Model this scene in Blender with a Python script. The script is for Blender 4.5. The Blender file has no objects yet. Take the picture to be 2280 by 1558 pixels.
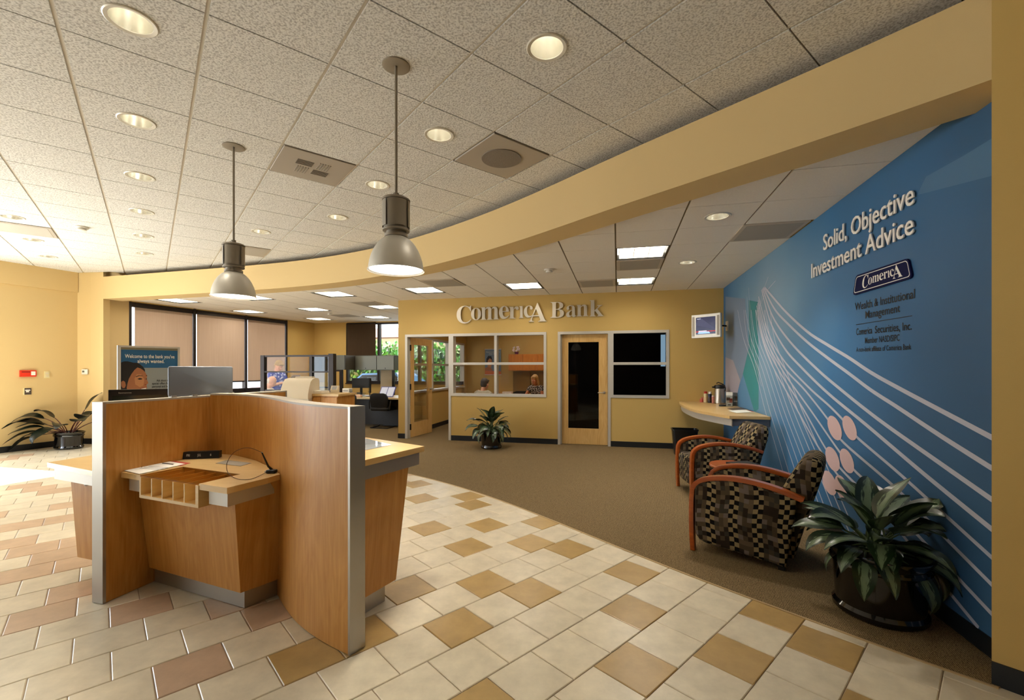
import bpy, math, random
from mathutils import Vector, Matrix, Euler
sc = bpy.context.scene
COL = sc.collection
R = math.radians
rnd = random.Random(7)

# ------------------------------------------------------------------ camera, sky, sun, daylight, exposure
FPX, CX, CY, EYE = 1000.0, 1140.0, 820.0, 1.445      # focal length, principal point (2280x1558 frame), eye height
cam_d = bpy.data.cameras.new('camera'); cam = bpy.data.objects.new('camera', cam_d); COL.objects.link(cam)
cam.location = (0, 0, EYE); cam.rotation_euler = (R(90), 0, 0)
cam_d.sensor_width = 36.0; cam_d.lens = 36.0 * FPX / 2280.0; cam_d.shift_y = (CY - 779.0) / 2280.0
cam_d.clip_start = 0.05; cam_d.clip_end = 200
sc.camera = cam
vs = sc.view_settings
vs.view_transform = 'Standard'; vs.look = 'None'; vs.exposure = 0.55; vs.gamma = 1.0; vs.use_curve_mapping = False
sc.cycles.max_bounces = 8; sc.cycles.diffuse_bounces = 5; sc.cycles.transparent_max_bounces = 16
sc.cycles.sample_clamp_indirect = 6.0; sc.cycles.caustics_reflective = False; sc.cycles.caustics_refractive = False

world = bpy.data.worlds.new('sky'); sc.world = world; world.use_nodes = True
bg = world.node_tree.nodes['Background']
bg.inputs[0].default_value = (0.80, 0.90, 1.0, 1); bg.inputs[1].default_value = 2.7

def add_light(name, kind, loc, rot, power, color, parent=None, **kw):
    d = bpy.data.lights.new(name, kind); d.energy = power; d.color = color
    for k, v in kw.items(): setattr(d, k, v)
    o = bpy.data.objects.new(name, d); COL.objects.link(o); o.location = loc; o.rotation_euler = rot
    if parent: o.parent = parent
    return o

def aim(dirv):
    return Vector(dirv).to_track_quat('-Z', 'Y').to_euler()

WARM = (1.0, 0.92, 0.80); DAY = (0.84, 0.92, 1.0)
add_light('sun', 'SUN', (-20, 10, 12), aim((0.80, -0.20, -0.72)), 33.0, (0.88, 0.94, 1.0), angle=R(0.6))
# daylight entering through the glazed front of the lobby (left of the view), and through the two far windows
add_light('daylight_front', 'AREA', (-9.95, 4.9, 1.45), aim((0.927, -0.30, 0.0)), 190, DAY, shape='RECTANGLE', size=3.4, size_y=2.5)

# ------------------------------------------------------------------ frames of reference
def F(px, py, z=0.0):                       # where the sight line through a photo point meets the level z
    D = (EYE - z) * FPX / (py - CY)
    return Vector(((px - CX) / FPX * D, D, z))
def P(px, py, D):
    return Vector(((px - CX) / FPX * D, D, EYE - (py - CY) / FPX * D))
AM = R(-13.2); MU = (math.cos(AM), math.sin(AM)); MV = (-math.sin(AM), math.cos(AM))   # lounge axes: u along the sign wall, v along the mural wall
def M(u, v, z=0.0):
    return Vector((MU[0]*u + MV[0]*v, MU[1]*u + MV[1]*v, z))
def toM(p):
    return (p[0]*MU[0] + p[1]*MU[1], p[0]*MV[0] + p[1]*MV[1])
UM, VB = 1.815, 8.50                        # mural wall, sign wall
HL, HR, SB, ST = 3.28, 2.85, 2.77, 3.19     # lobby ceiling, lounge ceiling, soffit bottom and top
def onB(px, py, v=VB):                      # a photo point on the wall v = const -> (u, z)
    t = (px - CX) / FPX
    u = (t*MV[1]*v - MV[0]*v) / (MU[0] - t*MU[1])
    D = MU[1]*u + MV[1]*v
    return u, EYE - (py - CY) / FPX * D
def onU(px, py, u=UM):                      # a photo point on the wall u = const -> (v, z)
    t = (px - CX) / FPX
    v = (t*MU[1]*u - MU[0]*u) / (MV[0] - t*MV[1])
    D = MU[1]*u + MV[1]*v
    return v, EYE - (py - CY) / FPX * D
ROTM = AM

# ------------------------------------------------------------------ materials
def lin(h):
    h = h.lstrip('#'); c = [int(h[i:i+2], 16)/255 for i in (0, 2, 4)]
    return tuple(x/12.92 if x <= .04045 else ((x+.055)/1.055)**2.4 for x in c) + (1,)
MATS = {}
def N(t, kind, **kw):
    n = t.nodes.new(kind)
    for k, v in kw.items():
        if hasattr(n, k): setattr(n, k, v)
    return n
def new_mat(name):
    m = bpy.data.materials.new(name); m.use_nodes = True
    b = m.node_tree.nodes['Principled BSDF']
    return m, m.node_tree, b
def mat(name, col, rough=.5, metal=0.0, bump=0.0, scale=80, vary=0.0, emit=None, estr=0.0, spec=.5, coat=0.0, coords='Object'):
    if name in MATS: return MATS[name]
    m, t, b = new_mat(name); c = lin(col)
    b.inputs['Base Color'].default_value = c; b.inputs['Roughness'].default_value = rough
    b.inputs['Metallic'].default_value = metal; b.inputs['Specular IOR Level'].default_value = spec
    b.inputs['Coat Weight'].default_value = coat
    if emit: b.inputs['Emission Color'].default_value = lin(emit); b.inputs['Emission Strength'].default_value = estr
    if bump or vary:
        tc = N(t, 'ShaderNodeTexCoord'); nz = N(t, 'ShaderNodeTexNoise'); nz.inputs['Scale'].default_value = scale; nz.inputs['Detail'].default_value = 3
        t.links.new(tc.outputs[coords], nz.inputs['Vector'])
        if bump:
            bp = N(t, 'ShaderNodeBump'); bp.inputs['Strength'].default_value = bump; bp.inputs['Distance'].default_value = .004
            t.links.new(nz.outputs['Fac'], bp.inputs['Height']); t.links.new(bp.outputs['Normal'], b.inputs['Normal'])
        if vary:
            mx = N(t, 'ShaderNodeMix', data_type='RGBA')
            mx.inputs[6].default_value = tuple(x*(1-vary) for x in c[:3]) + (1,); mx.inputs[7].default_value = tuple(min(1, x*(1+vary)) for x in c[:3]) + (1,)
            t.links.new(nz.outputs['Fac'], mx.inputs[0]); t.links.new(mx.outputs[2], b.inputs['Base Color'])
    MATS[name] = m; return m
def glass_mat(name, tint='#ffffff', refl=.10, rough=0.0, edge=.32):
    if name in MATS: return MATS[name]
    m = bpy.data.materials.new(name); m.use_nodes = True; t = m.node_tree; t.nodes.clear()
    o = N(t, 'ShaderNodeOutputMaterial'); tr = N(t, 'ShaderNodeBsdfTransparent'); g = N(t, 'ShaderNodeBsdfGlossy'); mx = N(t, 'ShaderNodeMixShader')
    tr.inputs[0].default_value = lin(tint); g.inputs['Roughness'].default_value = rough
    lw = N(t, 'ShaderNodeLayerWeight'); lw.inputs[0].default_value = .25
    ma = N(t, 'ShaderNodeMath', operation='MULTIPLY_ADD'); ma.inputs[1].default_value = edge; ma.inputs[2].default_value = refl; ma.use_clamp = True
    t.links.new(lw.outputs['Fresnel'], ma.inputs[0]); t.links.new(ma.outputs[0], mx.inputs[0])
    t.links.new(tr.outputs[0], mx.inputs[1]); t.links.new(g.outputs[0], mx.inputs[2]); t.links.new(mx.outputs[0], o.inputs[0])
    MATS[name] = m; return m
def wood_mat(name, c1, c2, rough=.38, across=26.0, along=1.6, coat=.15, horizontal=False):
    if name in MATS: return MATS[name]
    m, t, b = new_mat(name); tc = N(t, 'ShaderNodeTexCoord'); mp = N(t, 'ShaderNodeMapping')
    mp.inputs['Scale'].default_value = (along, across, 1) if horizontal else (across, along, 1)
    t.links.new(tc.outputs['UV'], mp.inputs['Vector'])
    n1 = N(t, 'ShaderNodeTexNoise'); n1.inputs['Scale'].default_value = 1.0; n1.inputs['Detail'].default_value = 6; n1.inputs['Distortion'].default_value = 1.6; n1.inputs['Roughness'].default_value = .6
    t.links.new(mp.outputs[0], n1.inputs['Vector'])
    mp2 = N(t, 'ShaderNodeMapping'); mp2.inputs['Scale'].default_value = (.8, 3.2, 1) if horizontal else (3.2, .8, 1); t.links.new(tc.outputs['UV'], mp2.inputs['Vector'])
    n2 = N(t, 'ShaderNodeTexNoise'); n2.inputs['Scale'].default_value = 1.2; n2.inputs['Distortion'].default_value = 2.2; t.links.new(mp2.outputs[0], n2.inputs['Vector'])
    w = N(t, 'ShaderNodeMath', operation='MULTIPLY'); w.inputs[1].default_value = 9.0; t.links.new(n2.outputs['Fac'], w.inputs[0])
    fr = N(t, 'ShaderNodeMath', operation='PINGPONG'); fr.inputs[1].default_value = 1.0; t.links.new(w.outputs[0], fr.inputs[0])
    ad = N(t, 'ShaderNodeMath', operation='MULTIPLY_ADD'); ad.inputs[1].default_value = .16; t.links.new(fr.outputs[0], ad.inputs[0]); t.links.new(n1.outputs['Fac'], ad.inputs[2])
    cr = N(t, 'ShaderNodeValToRGB'); cr.color_ramp.elements[0].position = .35; cr.color_ramp.elements[0].color = lin(c1); cr.color_ramp.elements[1].position = .85; cr.color_ramp.elements[1].color = lin(c2)
    t.links.new(ad.outputs[0], cr.inputs[0]); t.links.new(cr.outputs[0], b.inputs['Base Color'])
    b.inputs['Roughness'].default_value = rough; b.inputs['Coat Weight'].default_value = coat; b.inputs['Coat Roughness'].default_value = .25
    MATS[name] = m; return m
def attr_mat(name, rough=.3, mottling=.12, scale=9.0, bump=.25, coat=0.0):
    m, t, b = new_mat(name); at = N(t, 'ShaderNodeAttribute'); at.attribute_name = 'tone'
    tc = N(t, 'ShaderNodeTexCoord'); nz = N(t, 'ShaderNodeTexNoise'); nz.inputs['Scale'].default_value = scale; nz.inputs['Detail'].default_value = 7; nz.inputs['Roughness'].default_value = .65
    t.links.new(tc.outputs['Object'], nz.inputs['Vector'])
    mr = N(t, 'ShaderNodeMapRange'); mr.inputs[1].default_value = .3; mr.inputs[2].default_value = .7; mr.inputs[3].default_value = 1-mottling; mr.inputs[4].default_value = 1+mottling
    t.links.new(nz.outputs['Fac'], mr.inputs[0])
    mx = N(t, 'ShaderNodeMix', data_type='RGBA', blend_type='MULTIPLY'); mx.inputs[0].default_value = 1.0
    t.links.new(at.outputs['Color'], mx.inputs[6]); t.links.new(mr.outputs[0], mx.inputs[7]); t.links.new(mx.outputs[2], b.inputs['Base Color'])
    b.inputs['Roughness'].default_value = rough; b.inputs['Coat Weight'].default_value = coat
    if bump:
        bp = N(t, 'ShaderNodeBump'); bp.inputs['Strength'].default_value = bump; bp.inputs['Distance'].default_value = .003
        t.links.new(nz.outputs['Fac'], bp.inputs['Height']); t.links.new(bp.outputs['Normal'], b.inputs['Normal'])
    return m
WALL = mat('wall_paint', '#c4a45f', .75, bump=.10, scale=160)
WALL2 = mat('wall_paint_pale', '#d1b681', .75, bump=.10, scale=160)
BASE = mat('vinyl_base', '#11161a', .45)
ALU = mat('brushed_aluminium', '#b4afa6', .36, .85)
ALUW = mat('satin_frame', '#c9c4ba', .45, .35)
BLACKM = mat('black_metal', '#15120f', .4, .3)
BRONZE = mat('dark_bronze_frame', '#231812', .45, .4)
BLACKP = mat('black_plastic', '#0b0b0c', .38)
WHITEP = mat('white_plastic', '#dcd8cf', .45)
CREAMP = mat('beige_plastic', '#d8ccb0', .5)
PAPER = mat('paper', '#ece8de', .8)
GLASS = glass_mat('clear_glass', refl=.012); GLASSD = glass_mat('dark_glass', '#9aa0a0', .10)
CHERRY = wood_mat('orange_veneer', '#b5792f', '#cf9850', .46, across=34, coat=.04)
MAPLE = wood_mat('pale_maple', '#c79a58', '#ddb878', .35)
LAMI = wood_mat('maple_laminate', '#cfaa6c', '#dcbb82', .30, across=18, coat=.2, horizontal=True)
ARMW = wood_mat('cherry_arm', '#8e3e10', '#b5591c', .28, coat=.5, horizontal=True)
CABW = wood_mat('office_cherry', '#b0651c', '#c97d2c', .35)

# ------------------------------------------------------------------ mesh collecting
class MB:
    def __init__(s): s.v = []; s.f = []; s.m = []; s.uv = {}; s.tone = {}; s.T = Matrix.Identity(4); s.mi = 0
    def add(s, vs, fs, uvs=None, tone=None):
        o = len(s.v); s.v += [s.T @ Vector(p) for p in vs]
        for k, f in enumerate(fs):
            if uvs is not None: s.uv[len(s.f)] = [uvs[i] for i in f]
            if tone is not None: s.tone[len(s.f)] = tone
            s.f.append([i + o for i in f]); s.m.append(s.mi)
        return s
    def box(s, x0, x1, y0, y1, z0, z1, tone=None):
        return s.add([(x0,y0,z0),(x1,y0,z0),(x1,y1,z0),(x0,y1,z0),(x0,y0,z1),(x1,y0,z1),(x1,y1,z1),(x0,y1,z1)],
              [(3,2,1,0),(4,5,6,7),(0,1,5,4),(1,2,6,5),(2,3,7,6),(3,0,4,7)], tone=tone)
    def rbox(s, x0, x1, y0, y1, z0, z1, r=.01, n=3):                 # a box with rounded upright edges and soft top
        pts = []
        for cx, cy, a in ((x1-r,y1-r,0),(x0+r,y1-r,90),(x0+r,y0+r,180),(x1-r,y0+r,270)):
            for k in range(n+1):
                t = R(a + 90*k/n); pts.append((cx + r*math.cos(t), cy + r*math.sin(t)))
        mx, my = (x0+x1)/2, (y0+y1)/2
        def ring(ins): return [(mx+(x-mx)*(1-ins/max(1e-6,(x1-x0)/2)), my+(y-my)*(1-ins/max(1e-6,(y1-y0)/2))) for x, y in pts]
        e = min(r*.6, (z1-z0)*.3)
        return s.loft([[(x,y,z0+e*0) for x,y in ring(e*.6)], [(x,y,z0+e) for x,y in pts], [(x,y,z1-e) for x,y in pts], [(x,y,z1-e*.3) for x,y in ring(e*.4)], [(x,y,z1) for x,y in ring(e)]])
    def prism(s, poly, z0, z1, top=None):                            # upright prism over a plan polygon (counter-clockwise)
        n = len(poly); tp = top or poly
        return s.add([(p[0],p[1],z0) for p in poly] + [(p[0],p[1],z1) for p in tp],
              [tuple(range(n))[::-1], tuple(range(n,2*n))] + [(i,(i+1)%n,n+(i+1)%n,n+i) for i in range(n)])
    def loft(s, rings, cap0=True, cap1=True, closed=True):
        n = len(rings[0]); vs = [p for r in rings for p in r]; fs = []
        for k in range(len(rings)-1):
            for i in range(n if closed else n-1):
                j = (i+1) % n; fs.append((k*n+i, k*n+j, (k+1)*n+j, (k+1)*n+i))
        if cap0: fs.append(tuple(range(n))[::-1])
        if cap1: fs.append(tuple(range((len(rings)-1)*n, len(rings)*n)))
        return s.add(vs, fs)
    def lathe(s, prof, n=32, cx=0, cy=0, sx=1, sy=1, cap0=True, cap1=True):
        return s.loft([[(cx+r*sx*math.cos(2*math.pi*i/n), cy+r*sy*math.sin(2*math.pi*i/n), z) for i in range(n)] for r, z in prof], cap0, cap1)
    def tube(s, pts, rad, n=8, caps=True):
        pts = [Vector(p) for p in pts]; rad = rad if isinstance(rad, (list, tuple)) else [rad]*len(pts); rings = []; up = None
        for i, p in enumerate(pts):
            d = (pts[min(i+1,len(pts)-1)] - pts[max(i-1,0)])
            d = d.normalized() if d.length > 1e-9 else Vector((0,0,1))
            if up is None: up = Vector((0,0,1)) if abs(d.z) < .9 else Vector((1,0,0))
            a = d.cross(up); a = a.normalized() if a.length > 1e-6 else d.orthogonal().normalized()
            b = a.cross(d).normalized(); up = b
            rings.append([p + (a*math.cos(2*math.pi*k/n) + b*math.sin(2*math.pi*k/n))*rad[i] for k in range(n)])
        return s.loft(rings, caps, caps)
    def ball(s, c, rx, ry=None, rz=None, n=14, m=8):
        ry = ry or rx; rz = rz or rx
        return s.loft([[(c[0]+rx*math.sin(math.pi*k/m)*math.cos(2*math.pi*i/n), c[1]+ry*math.sin(math.pi*k/m)*math.sin(2*math.pi*i/n), c[2]-rz*math.cos(math.pi*k/m)) for i in range(n)] for k in [.12]+list(range(1,m))+[m-.12]])
    def strip(s, path, z0, z1, thick, side=1):                       # an upright band following a plan path
        L = offset(path, thick*side); poly = list(path) + L[::-1]
        n = len(path)
        for i in range(n-1):
            a, b, c, d = path[i], path[i+1], L[i+1], L[i]
            q = [a,b,c,d] if side > 0 else [d,c,b,a]
            vs = [(p[0],p[1],z0) for p in q] + [(p[0],p[1],z1) for p in q]
            fs = [(3,2,1,0),(4,5,6,7),(0,1,5,4),(2,3,7,6)]
            if i == 0: fs.append((3,0,4,7))
            if i == n-2: fs.append((1,2,6,5))
            s.add(vs, fs)
        return s
def offset(path, d):
    out = []
    for i, p in enumerate(path):
        a = Vector(path[max(i-1,0)][:2]); b = Vector(path[min(i+1,len(path)-1)][:2]); t = (b-a).normalized()
        out.append((p[0] - t.y*d, p[1] + t.x*d))
    return out
def catmull(pts, k=6):
    P_ = [Vector(p) for p in pts]; out = []
    for i in range(len(P_)-1):
        p0, p1, p2, p3 = P_[max(i-1,0)], P_[i], P_[i+1], P_[min(i+2,len(P_)-1)]
        for j in range(k):
            t = j/k
            out.append(.5*((2*p1) + (p2-p0)*t + (2*p0-5*p1+4*p2-p3)*t*t + (3*p1-p0-3*p2+p3)*t**3))
    out.append(P_[-1]); return out

def finish(name, mb, mats, parent=None, world=False, smooth=35, recalc=True):
    """one mesh object; world=True: the vertices are given in world coordinates and are moved into the parent's frame"""
    if not isinstance(mats, (list, tuple)): mats = [mats]
    me = bpy.data.meshes.new(name); verts = mb.v
    if parent is not None and world:
        inv = wmat(parent).inverted(); verts = [inv @ p for p in verts]
    me.from_pydata([tuple(p) for p in verts], [], mb.f)
    if recalc:
        import bmesh
        bm = bmesh.new(); bm.from_mesh(me); bmesh.ops.recalc_face_normals(bm, faces=bm.faces[:]); bm.to_mesh(me); bm.free()
    for m_ in mats: me.materials.append(m_)
    if len(mats) > 1: me.polygons.foreach_set('material_index', mb.m)
    uvl = me.uv_layers.new(name='UVMap')
    for p in me.polygons:
        n = p.normal; ax = max(range(3), key=lambda i: abs(n[i])); cu = mb.uv.get(p.index)
        for k, li in enumerate(p.loop_indices):
            if cu: uvl.data[li].uv = cu[k]
            else:
                c = me.vertices[me.loops[li].vertex_index].co
                uvl.data[li].uv = (c.x, c.y) if ax == 2 else ((c.y, c.z) if ax == 0 else (c.x, c.z))
    if mb.tone:
        ca = me.color_attributes.new('tone', 'FLOAT_COLOR', 'CORNER')
        for p in me.polygons:
            c = mb.tone.get(p.index, (.5,.5,.5,1))
            for li in p.loop_indices: ca.data[li].color = c
    if smooth:
        me.polygons.foreach_set('use_smooth', [True]*len(me.polygons)); me.set_sharp_from_angle(angle=R(smooth))
    me.update(); me.validate()
    o = bpy.data.objects.new(name, me); COL.objects.link(o)
    if parent is not None: o.parent = parent
    return o
def wmat(o):
    m_ = Matrix.LocRotScale(o.location, o.rotation_euler, o.scale)
    return wmat(o.parent) @ m_ if o.parent else m_
def tag(o, label, cat, group=None, kind=None):
    if label: o['label'] = label
    if cat: o['category'] = cat
    if group: o['group'] = group
    if kind: o['kind'] = kind
    return o
def thing(name, label, cat, loc=(0,0,0), rz=0.0, group=None, kind=None):
    o = bpy.data.objects.new(name, None); o.empty_display_size = .1; COL.objects.link(o)
    o.location = loc; o.rotation_euler = (0,0,rz); return tag(o, label, cat, group, kind)
def struct(name, mb, m_, label=None, smooth=35):
    o = finish(name, mb, m_, smooth=smooth, recalc=False); o['kind'] = 'structure'
    if label: o['label'] = label
    return o
def copy_tree(o, parent=None):
    c = o.copy(); COL.objects.link(c)
    if parent: c.parent = parent
    for ch in [x for x in o.children]: copy_tree(ch, c)
    return c
def text_mesh(body, off=0.0):
    """letter outlines as flat polygons: (vertices, faces) with the origin at the left end of the baseline"""
    cu = bpy.data.curves.new('text', 'FONT'); cu.body = body; cu.size = 1.0; cu.offset = off; cu.fill_mode = 'FRONT'; cu.resolution_u = 3
    o = bpy.data.objects.new('text', cu); COL.objects.link(o)
    dg = bpy.context.evaluated_depsgraph_get(); me = bpy.data.meshes.new_from_object(o.evaluated_get(dg))
    vs = [(v.co.x, v.co.y) for v in me.vertices]; fs = [tuple(p.vertices) for p in me.polygons]
    bpy.data.objects.remove(o); bpy.data.curves.remove(cu); bpy.data.meshes.remove(me)
    return vs, fs
def put_text(mb, body, fn, depth=0.0, off=0.0, box=None, ends=None):
    """text into mb. fn(s, t, d) -> point; s runs 0..1 along the line, t is height over cap height, d depth out of the face"""
    vs, fs = text_mesh(body, off)
    if not vs: return
    x0 = min(v[0] for v in vs); x1 = max(v[0] for v in vs)
    if box == 'full': y0 = min(v[1] for v in vs); y1 = max(v[1] for v in vs)
    else: y0, y1 = 0.0, 0.70
    g = [((v[0]-x0)/(x1-x0), (v[1]-y0)/(y1-y0)) for v in vs]
    front = [fn(a, b, depth) for a, b in g]
    mb.add(front, fs)
    if depth:
        n = len(g); edges = {}
        for f in fs:
            for i in range(len(f)):
                e = (f[i], f[(i+1)%len(f)]); edges[e] = edges.get(e, 0) + 1
        back = [fn(a, b, 0) for a, b in g]; side = [(a, b) for (a, b) in edges if (b, a) not in edges]
        mb.add(front + back, [(b, a, a+n, b+n) for a, b in side])
def serif(s):
    return ''.join(chr(0x1D400+ord(c)-65) if 'A' <= c <= 'Z' else chr(0x1D41A+ord(c)-97) if 'a' <= c <= 'z' else c for c in s)

# ------------------------------------------------------------------ plan curves of the lobby
def smooth_path(pts, passes=2, k=5):
    p = [Vector((a, b)) for a, b in pts]
    for _ in range(passes):
        p = [p[0]] + [(p[i-1] + 2*p[i] + p[i+1])/4 for i in range(1, len(p)-1)] + [p[-1]]
    return [(q.x, q.y) for q in catmull(p, k)]
ARC = smooth_path([(-7.78,8.55),(-6.69,8.26),(-5.76,7.99),(-5.17,7.83),(-4.47,7.62),(-3.9,7.46),(-3.28,7.23),(-2.56,6.88),(-1.95,6.54),(-1.33,6.05),(-.85,5.63),(-.32,5.12),(.12,4.62),(.45,4.2),(.72,3.85),(.94,3.58),(1.19,3.29),(1.64,2.77),(1.91,2.44),(2.1,2.2),(2.20,2.06)])
ARC1 = offset(ARC, .33)                                             # lounge side of the soffit
EDGE = smooth_path([(-7.78,8.55),(-6.4,8.2),(-5.2,7.85),(-4.2,7.55),(-3.28,7.2),(-2.6,6.9),(-1.95,6.58),(-1.36,6.16),(-.75,5.62),(-.2,5.06),(.22,4.5),(.62,3.95),(.94,3.53),(1.23,3.12),(1.5,2.82),(1.7,2.6),(1.9,2.36),(2.06,2.16),(2.20,2.03)])
LC = (-8.34, 8.62); LD = (-.3746, -.9272)                           # lobby's left corner, direction of the left wall towards the camera
WE = (-7.93, 9.30); WD = (.358, .934); WC = (WE[0]+WD[0]*4.99, WE[1]+WD[1]*4.99)   # shaded window wall: start, direction, end
def wp(t, d=0.0): return (WE[0]+WD[0]*t + WD[1]*d, WE[1]+WD[1]*t - WD[0]*d)       # d > 0: into the room
def side_of(path, p):
    best = None
    for i in range(len(path)-1):
        a = Vector(path[i]); b = Vector(path[i+1]); t = b-a; q = Vector(p[:2])-a
        s = max(0, min(1, q.dot(t)/t.length_squared)); d = (q-t*s).length
        if best is None or d < best[0]: best = (d, a, t.normalized())
    return best[1], Vector((-best[2].y, best[2].x))                  # a point and the normal pointing to the lounge side
def clip(poly, a, n):                                               # keep the part with (p-a).n >= 0
    out = []
    for i in range(len(poly)):
        p, q = Vector(poly[i]), Vector(poly[(i+1) % len(poly)]); dp, dq = (p-a).dot(n), (q-a).dot(n)
        if dp >= 0: out.append((p.x, p.y))
        if dp*dq < 0: r_ = p + (q-p)*(dp/(dp-dq)); out.append((r_.x, r_.y))
    return out

# ------------------------------------------------------------------ floor: tiles in running bond, and the carpet
TH = R(42.5); TS = .2885; TV0 = -.099
tc_, ts_ = math.cos(TH), math.sin(TH)
def tile_cell(x, y):
    u, v = x*tc_ + y*ts_, -x*ts_ + y*tc_
    r = math.floor((v - TV0)/TS); c = math.floor(u/TS - (.13 if r % 2 == 0 else .63)); return r, c
TAN = {}
for pts, o_, s_ in (([(575,395),(600,465),(840,575),(435,600),(690,740),(1150,715),(1420,755),(800,1030),(1120,1095),(560,1330),(1860,940),(1850,1245),(380,312),(275,405),(1185,572),(250,1075)], (840,980), 3.257),
                    ([(355,290),(350,1010),(1070,960),(1360,620),(1740,860),(1960,1215)], (1300,1180), 3.257),
                    ([(1640,1020),(930,560),(90,450),(690,745)], (560,1240), 3.353),
                    ([(290,1060),(890,990),(1400,985),(1545,1040),(1150,1310),(100,640),(390,645),(40,790),(490,690),(230,545),(290,432),(380,345),(370,268),(240,230),(440,930)], (0,1000), 2.793)):
    for px, py in pts:
        w = F(o_[0]+px/s_, o_[1]+py/s_); TAN[tile_cell(w.x, w.y)] = 1
mb = MB(); rt = random.Random(3)
mb.add([(-14,-5,-.006),(5,-5,-.006),(5,10.5,-.006),(-14,10.5,-.006)], [(0,1,2,3)], tone=lin('#a8937a'))
for r in range(-34, 58):
    for c in range(-48, 42):
        u0 = (c + (.13 if r % 2 == 0 else .63))*TS; v0 = r*TS + TV0
        uc, vc = u0+TS/2, v0+TS/2; x, y = uc*tc_ - vc*ts_, uc*ts_ + vc*tc_
        if not (-12.5 < x < 3.2 and -1.2 < y < 9.4): continue
        a, n = side_of(EDGE, (x, y)) if x > -8 else (Vector((0,0)), Vector((0,0)))
        if (Vector((x,y))-a).dot(n) > .30: continue
        q = rt.random(); near = x > -3.2 and y < 4.6
        tan = (r, c) in TAN or (not near and x < -1.4 and q < .17 and (r + 2*c) % 3 == 0) or (not near and q < .05)
        col = lin('#b0935f') if tan and x > -1.2 else lin('#c2a68c') if tan else lin('#d6cbb4')
        k = 1 + (rt.random()-.5)*.12; col = tuple(min(1, t*k) for t in col[:3]) + (1,)
        g = .0022; b_ = .0035
        def L(du, dv, z): uu, vv = u0+du, v0+dv; return (uu*tc_-vv*ts_, uu*ts_+vv*tc_, z)
        o = [L(g,g,-.006), L(TS-g,g,-.006), L(TS-g,TS-g,-.006), L(g,TS-g,-.006)]
        i1 = g; i2 = g+b_
        m_ = [L(i1,i1,-.003), L(TS-i1,i1,-.003), L(TS-i1,TS-i1,-.003), L(i1,TS-i1,-.003)]
        t_ = [L(i2,i2,0), L(TS-i2,i2,0), L(TS-i2,TS-i2,0), L(i2,TS-i2,0)]
        mb.add(o+m_+t_, [(8,9,10,11)] + [(j,(j+1)%4,4+(j+1)%4,4+j) for j in range(4)] + [(4+j,4+(j+1)%4,8+(j+1)%4,8+j) for j in range(4)], tone=col)
TILE = attr_mat('stone_tile', rough=.30, mottling=.13, scale=7.0, bump=.12)
struct('floor', mb, TILE, 'cream and tan stone tile floor in running bond', smooth=20)

m, t, b = new_mat('carpet_loop'); tcn = N(t, 'ShaderNodeTexCoord'); mp = N(t, 'ShaderNodeMapping'); mp.inputs['Rotation'].default_value = (0,0,R(20)); t.links.new(tcn.outputs['Object'], mp.inputs[0])
w1 = N(t, 'ShaderNodeTexWave', bands_direction='X'); w1.inputs['Scale'].default_value = 32; w1.inputs['Distortion'].default_value = 3.5; w1.inputs['Detail'].default_value = 2; w1.inputs['Detail Scale'].default_value = 4
w2 = N(t, 'ShaderNodeTexNoise'); w2.inputs['Scale'].default_value = 190; w2.inputs['Detail'].default_value = 2
w3 = N(t, 'ShaderNodeTexNoise'); w3.inputs['Scale'].default_value = 3
for w in (w1, w2, w3): t.links.new(mp.outputs[0], w.inputs['Vector'])
ml = N(t, 'ShaderNodeMath', operation='MULTIPLY_ADD'); ml.inputs[1].default_value = .35; t.links.new(w1.outputs['Fac'], ml.inputs[0]); t.links.new(w2.outputs['Fac'], ml.inputs[2])
cr = N(t, 'ShaderNodeValToRGB'); cr.color_ramp.elements[0].position = .35; cr.color_ramp.elements[0].color = lin('#3c2f20'); cr.color_ramp.elements[1].position = .95; cr.color_ramp.elements[1].color = lin('#99835f')
t.links.new(ml.outputs[0], cr.inputs[0]); t.links.new(cr.outputs[0], b.inputs['Base Color']); b.inputs['Roughness'].default_value = .95; b.inputs['Specular IOR Level'].default_value = .1
bp = N(t, 'ShaderNodeBump'); bp.inputs['Strength'].default_value = .6; bp.inputs['Distance'].default_value = .004; t.links.new(ml.outputs[0], bp.inputs['Height']); t.links.new(bp.outputs['Normal'], b.inputs['Normal'])
CARPET = m
mb = MB(); far_ = [M(1.84, 2.55), M(1.84, 12.9), M(-4.6, 12.9), M(-9.3, 12.4), (WC[0], WC[1]), WE, (-7.85, 8.62)]
mb.prism([tuple(p) for p in EDGE] + [(p[0], p[1]) for p in far_], -.02, .004)
struct('carpet', mb, CARPET, 'brown loop carpet of the lounge meeting the tile along a curve', smooth=0)
mb = MB(); mb.strip(EDGE, -.003, .006, .012, -1)
struct('trim_1', mb, mat('carpet_edge', '#b49a6e', .5), 'pale edge strip between tile and carpet', smooth=0)

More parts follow.
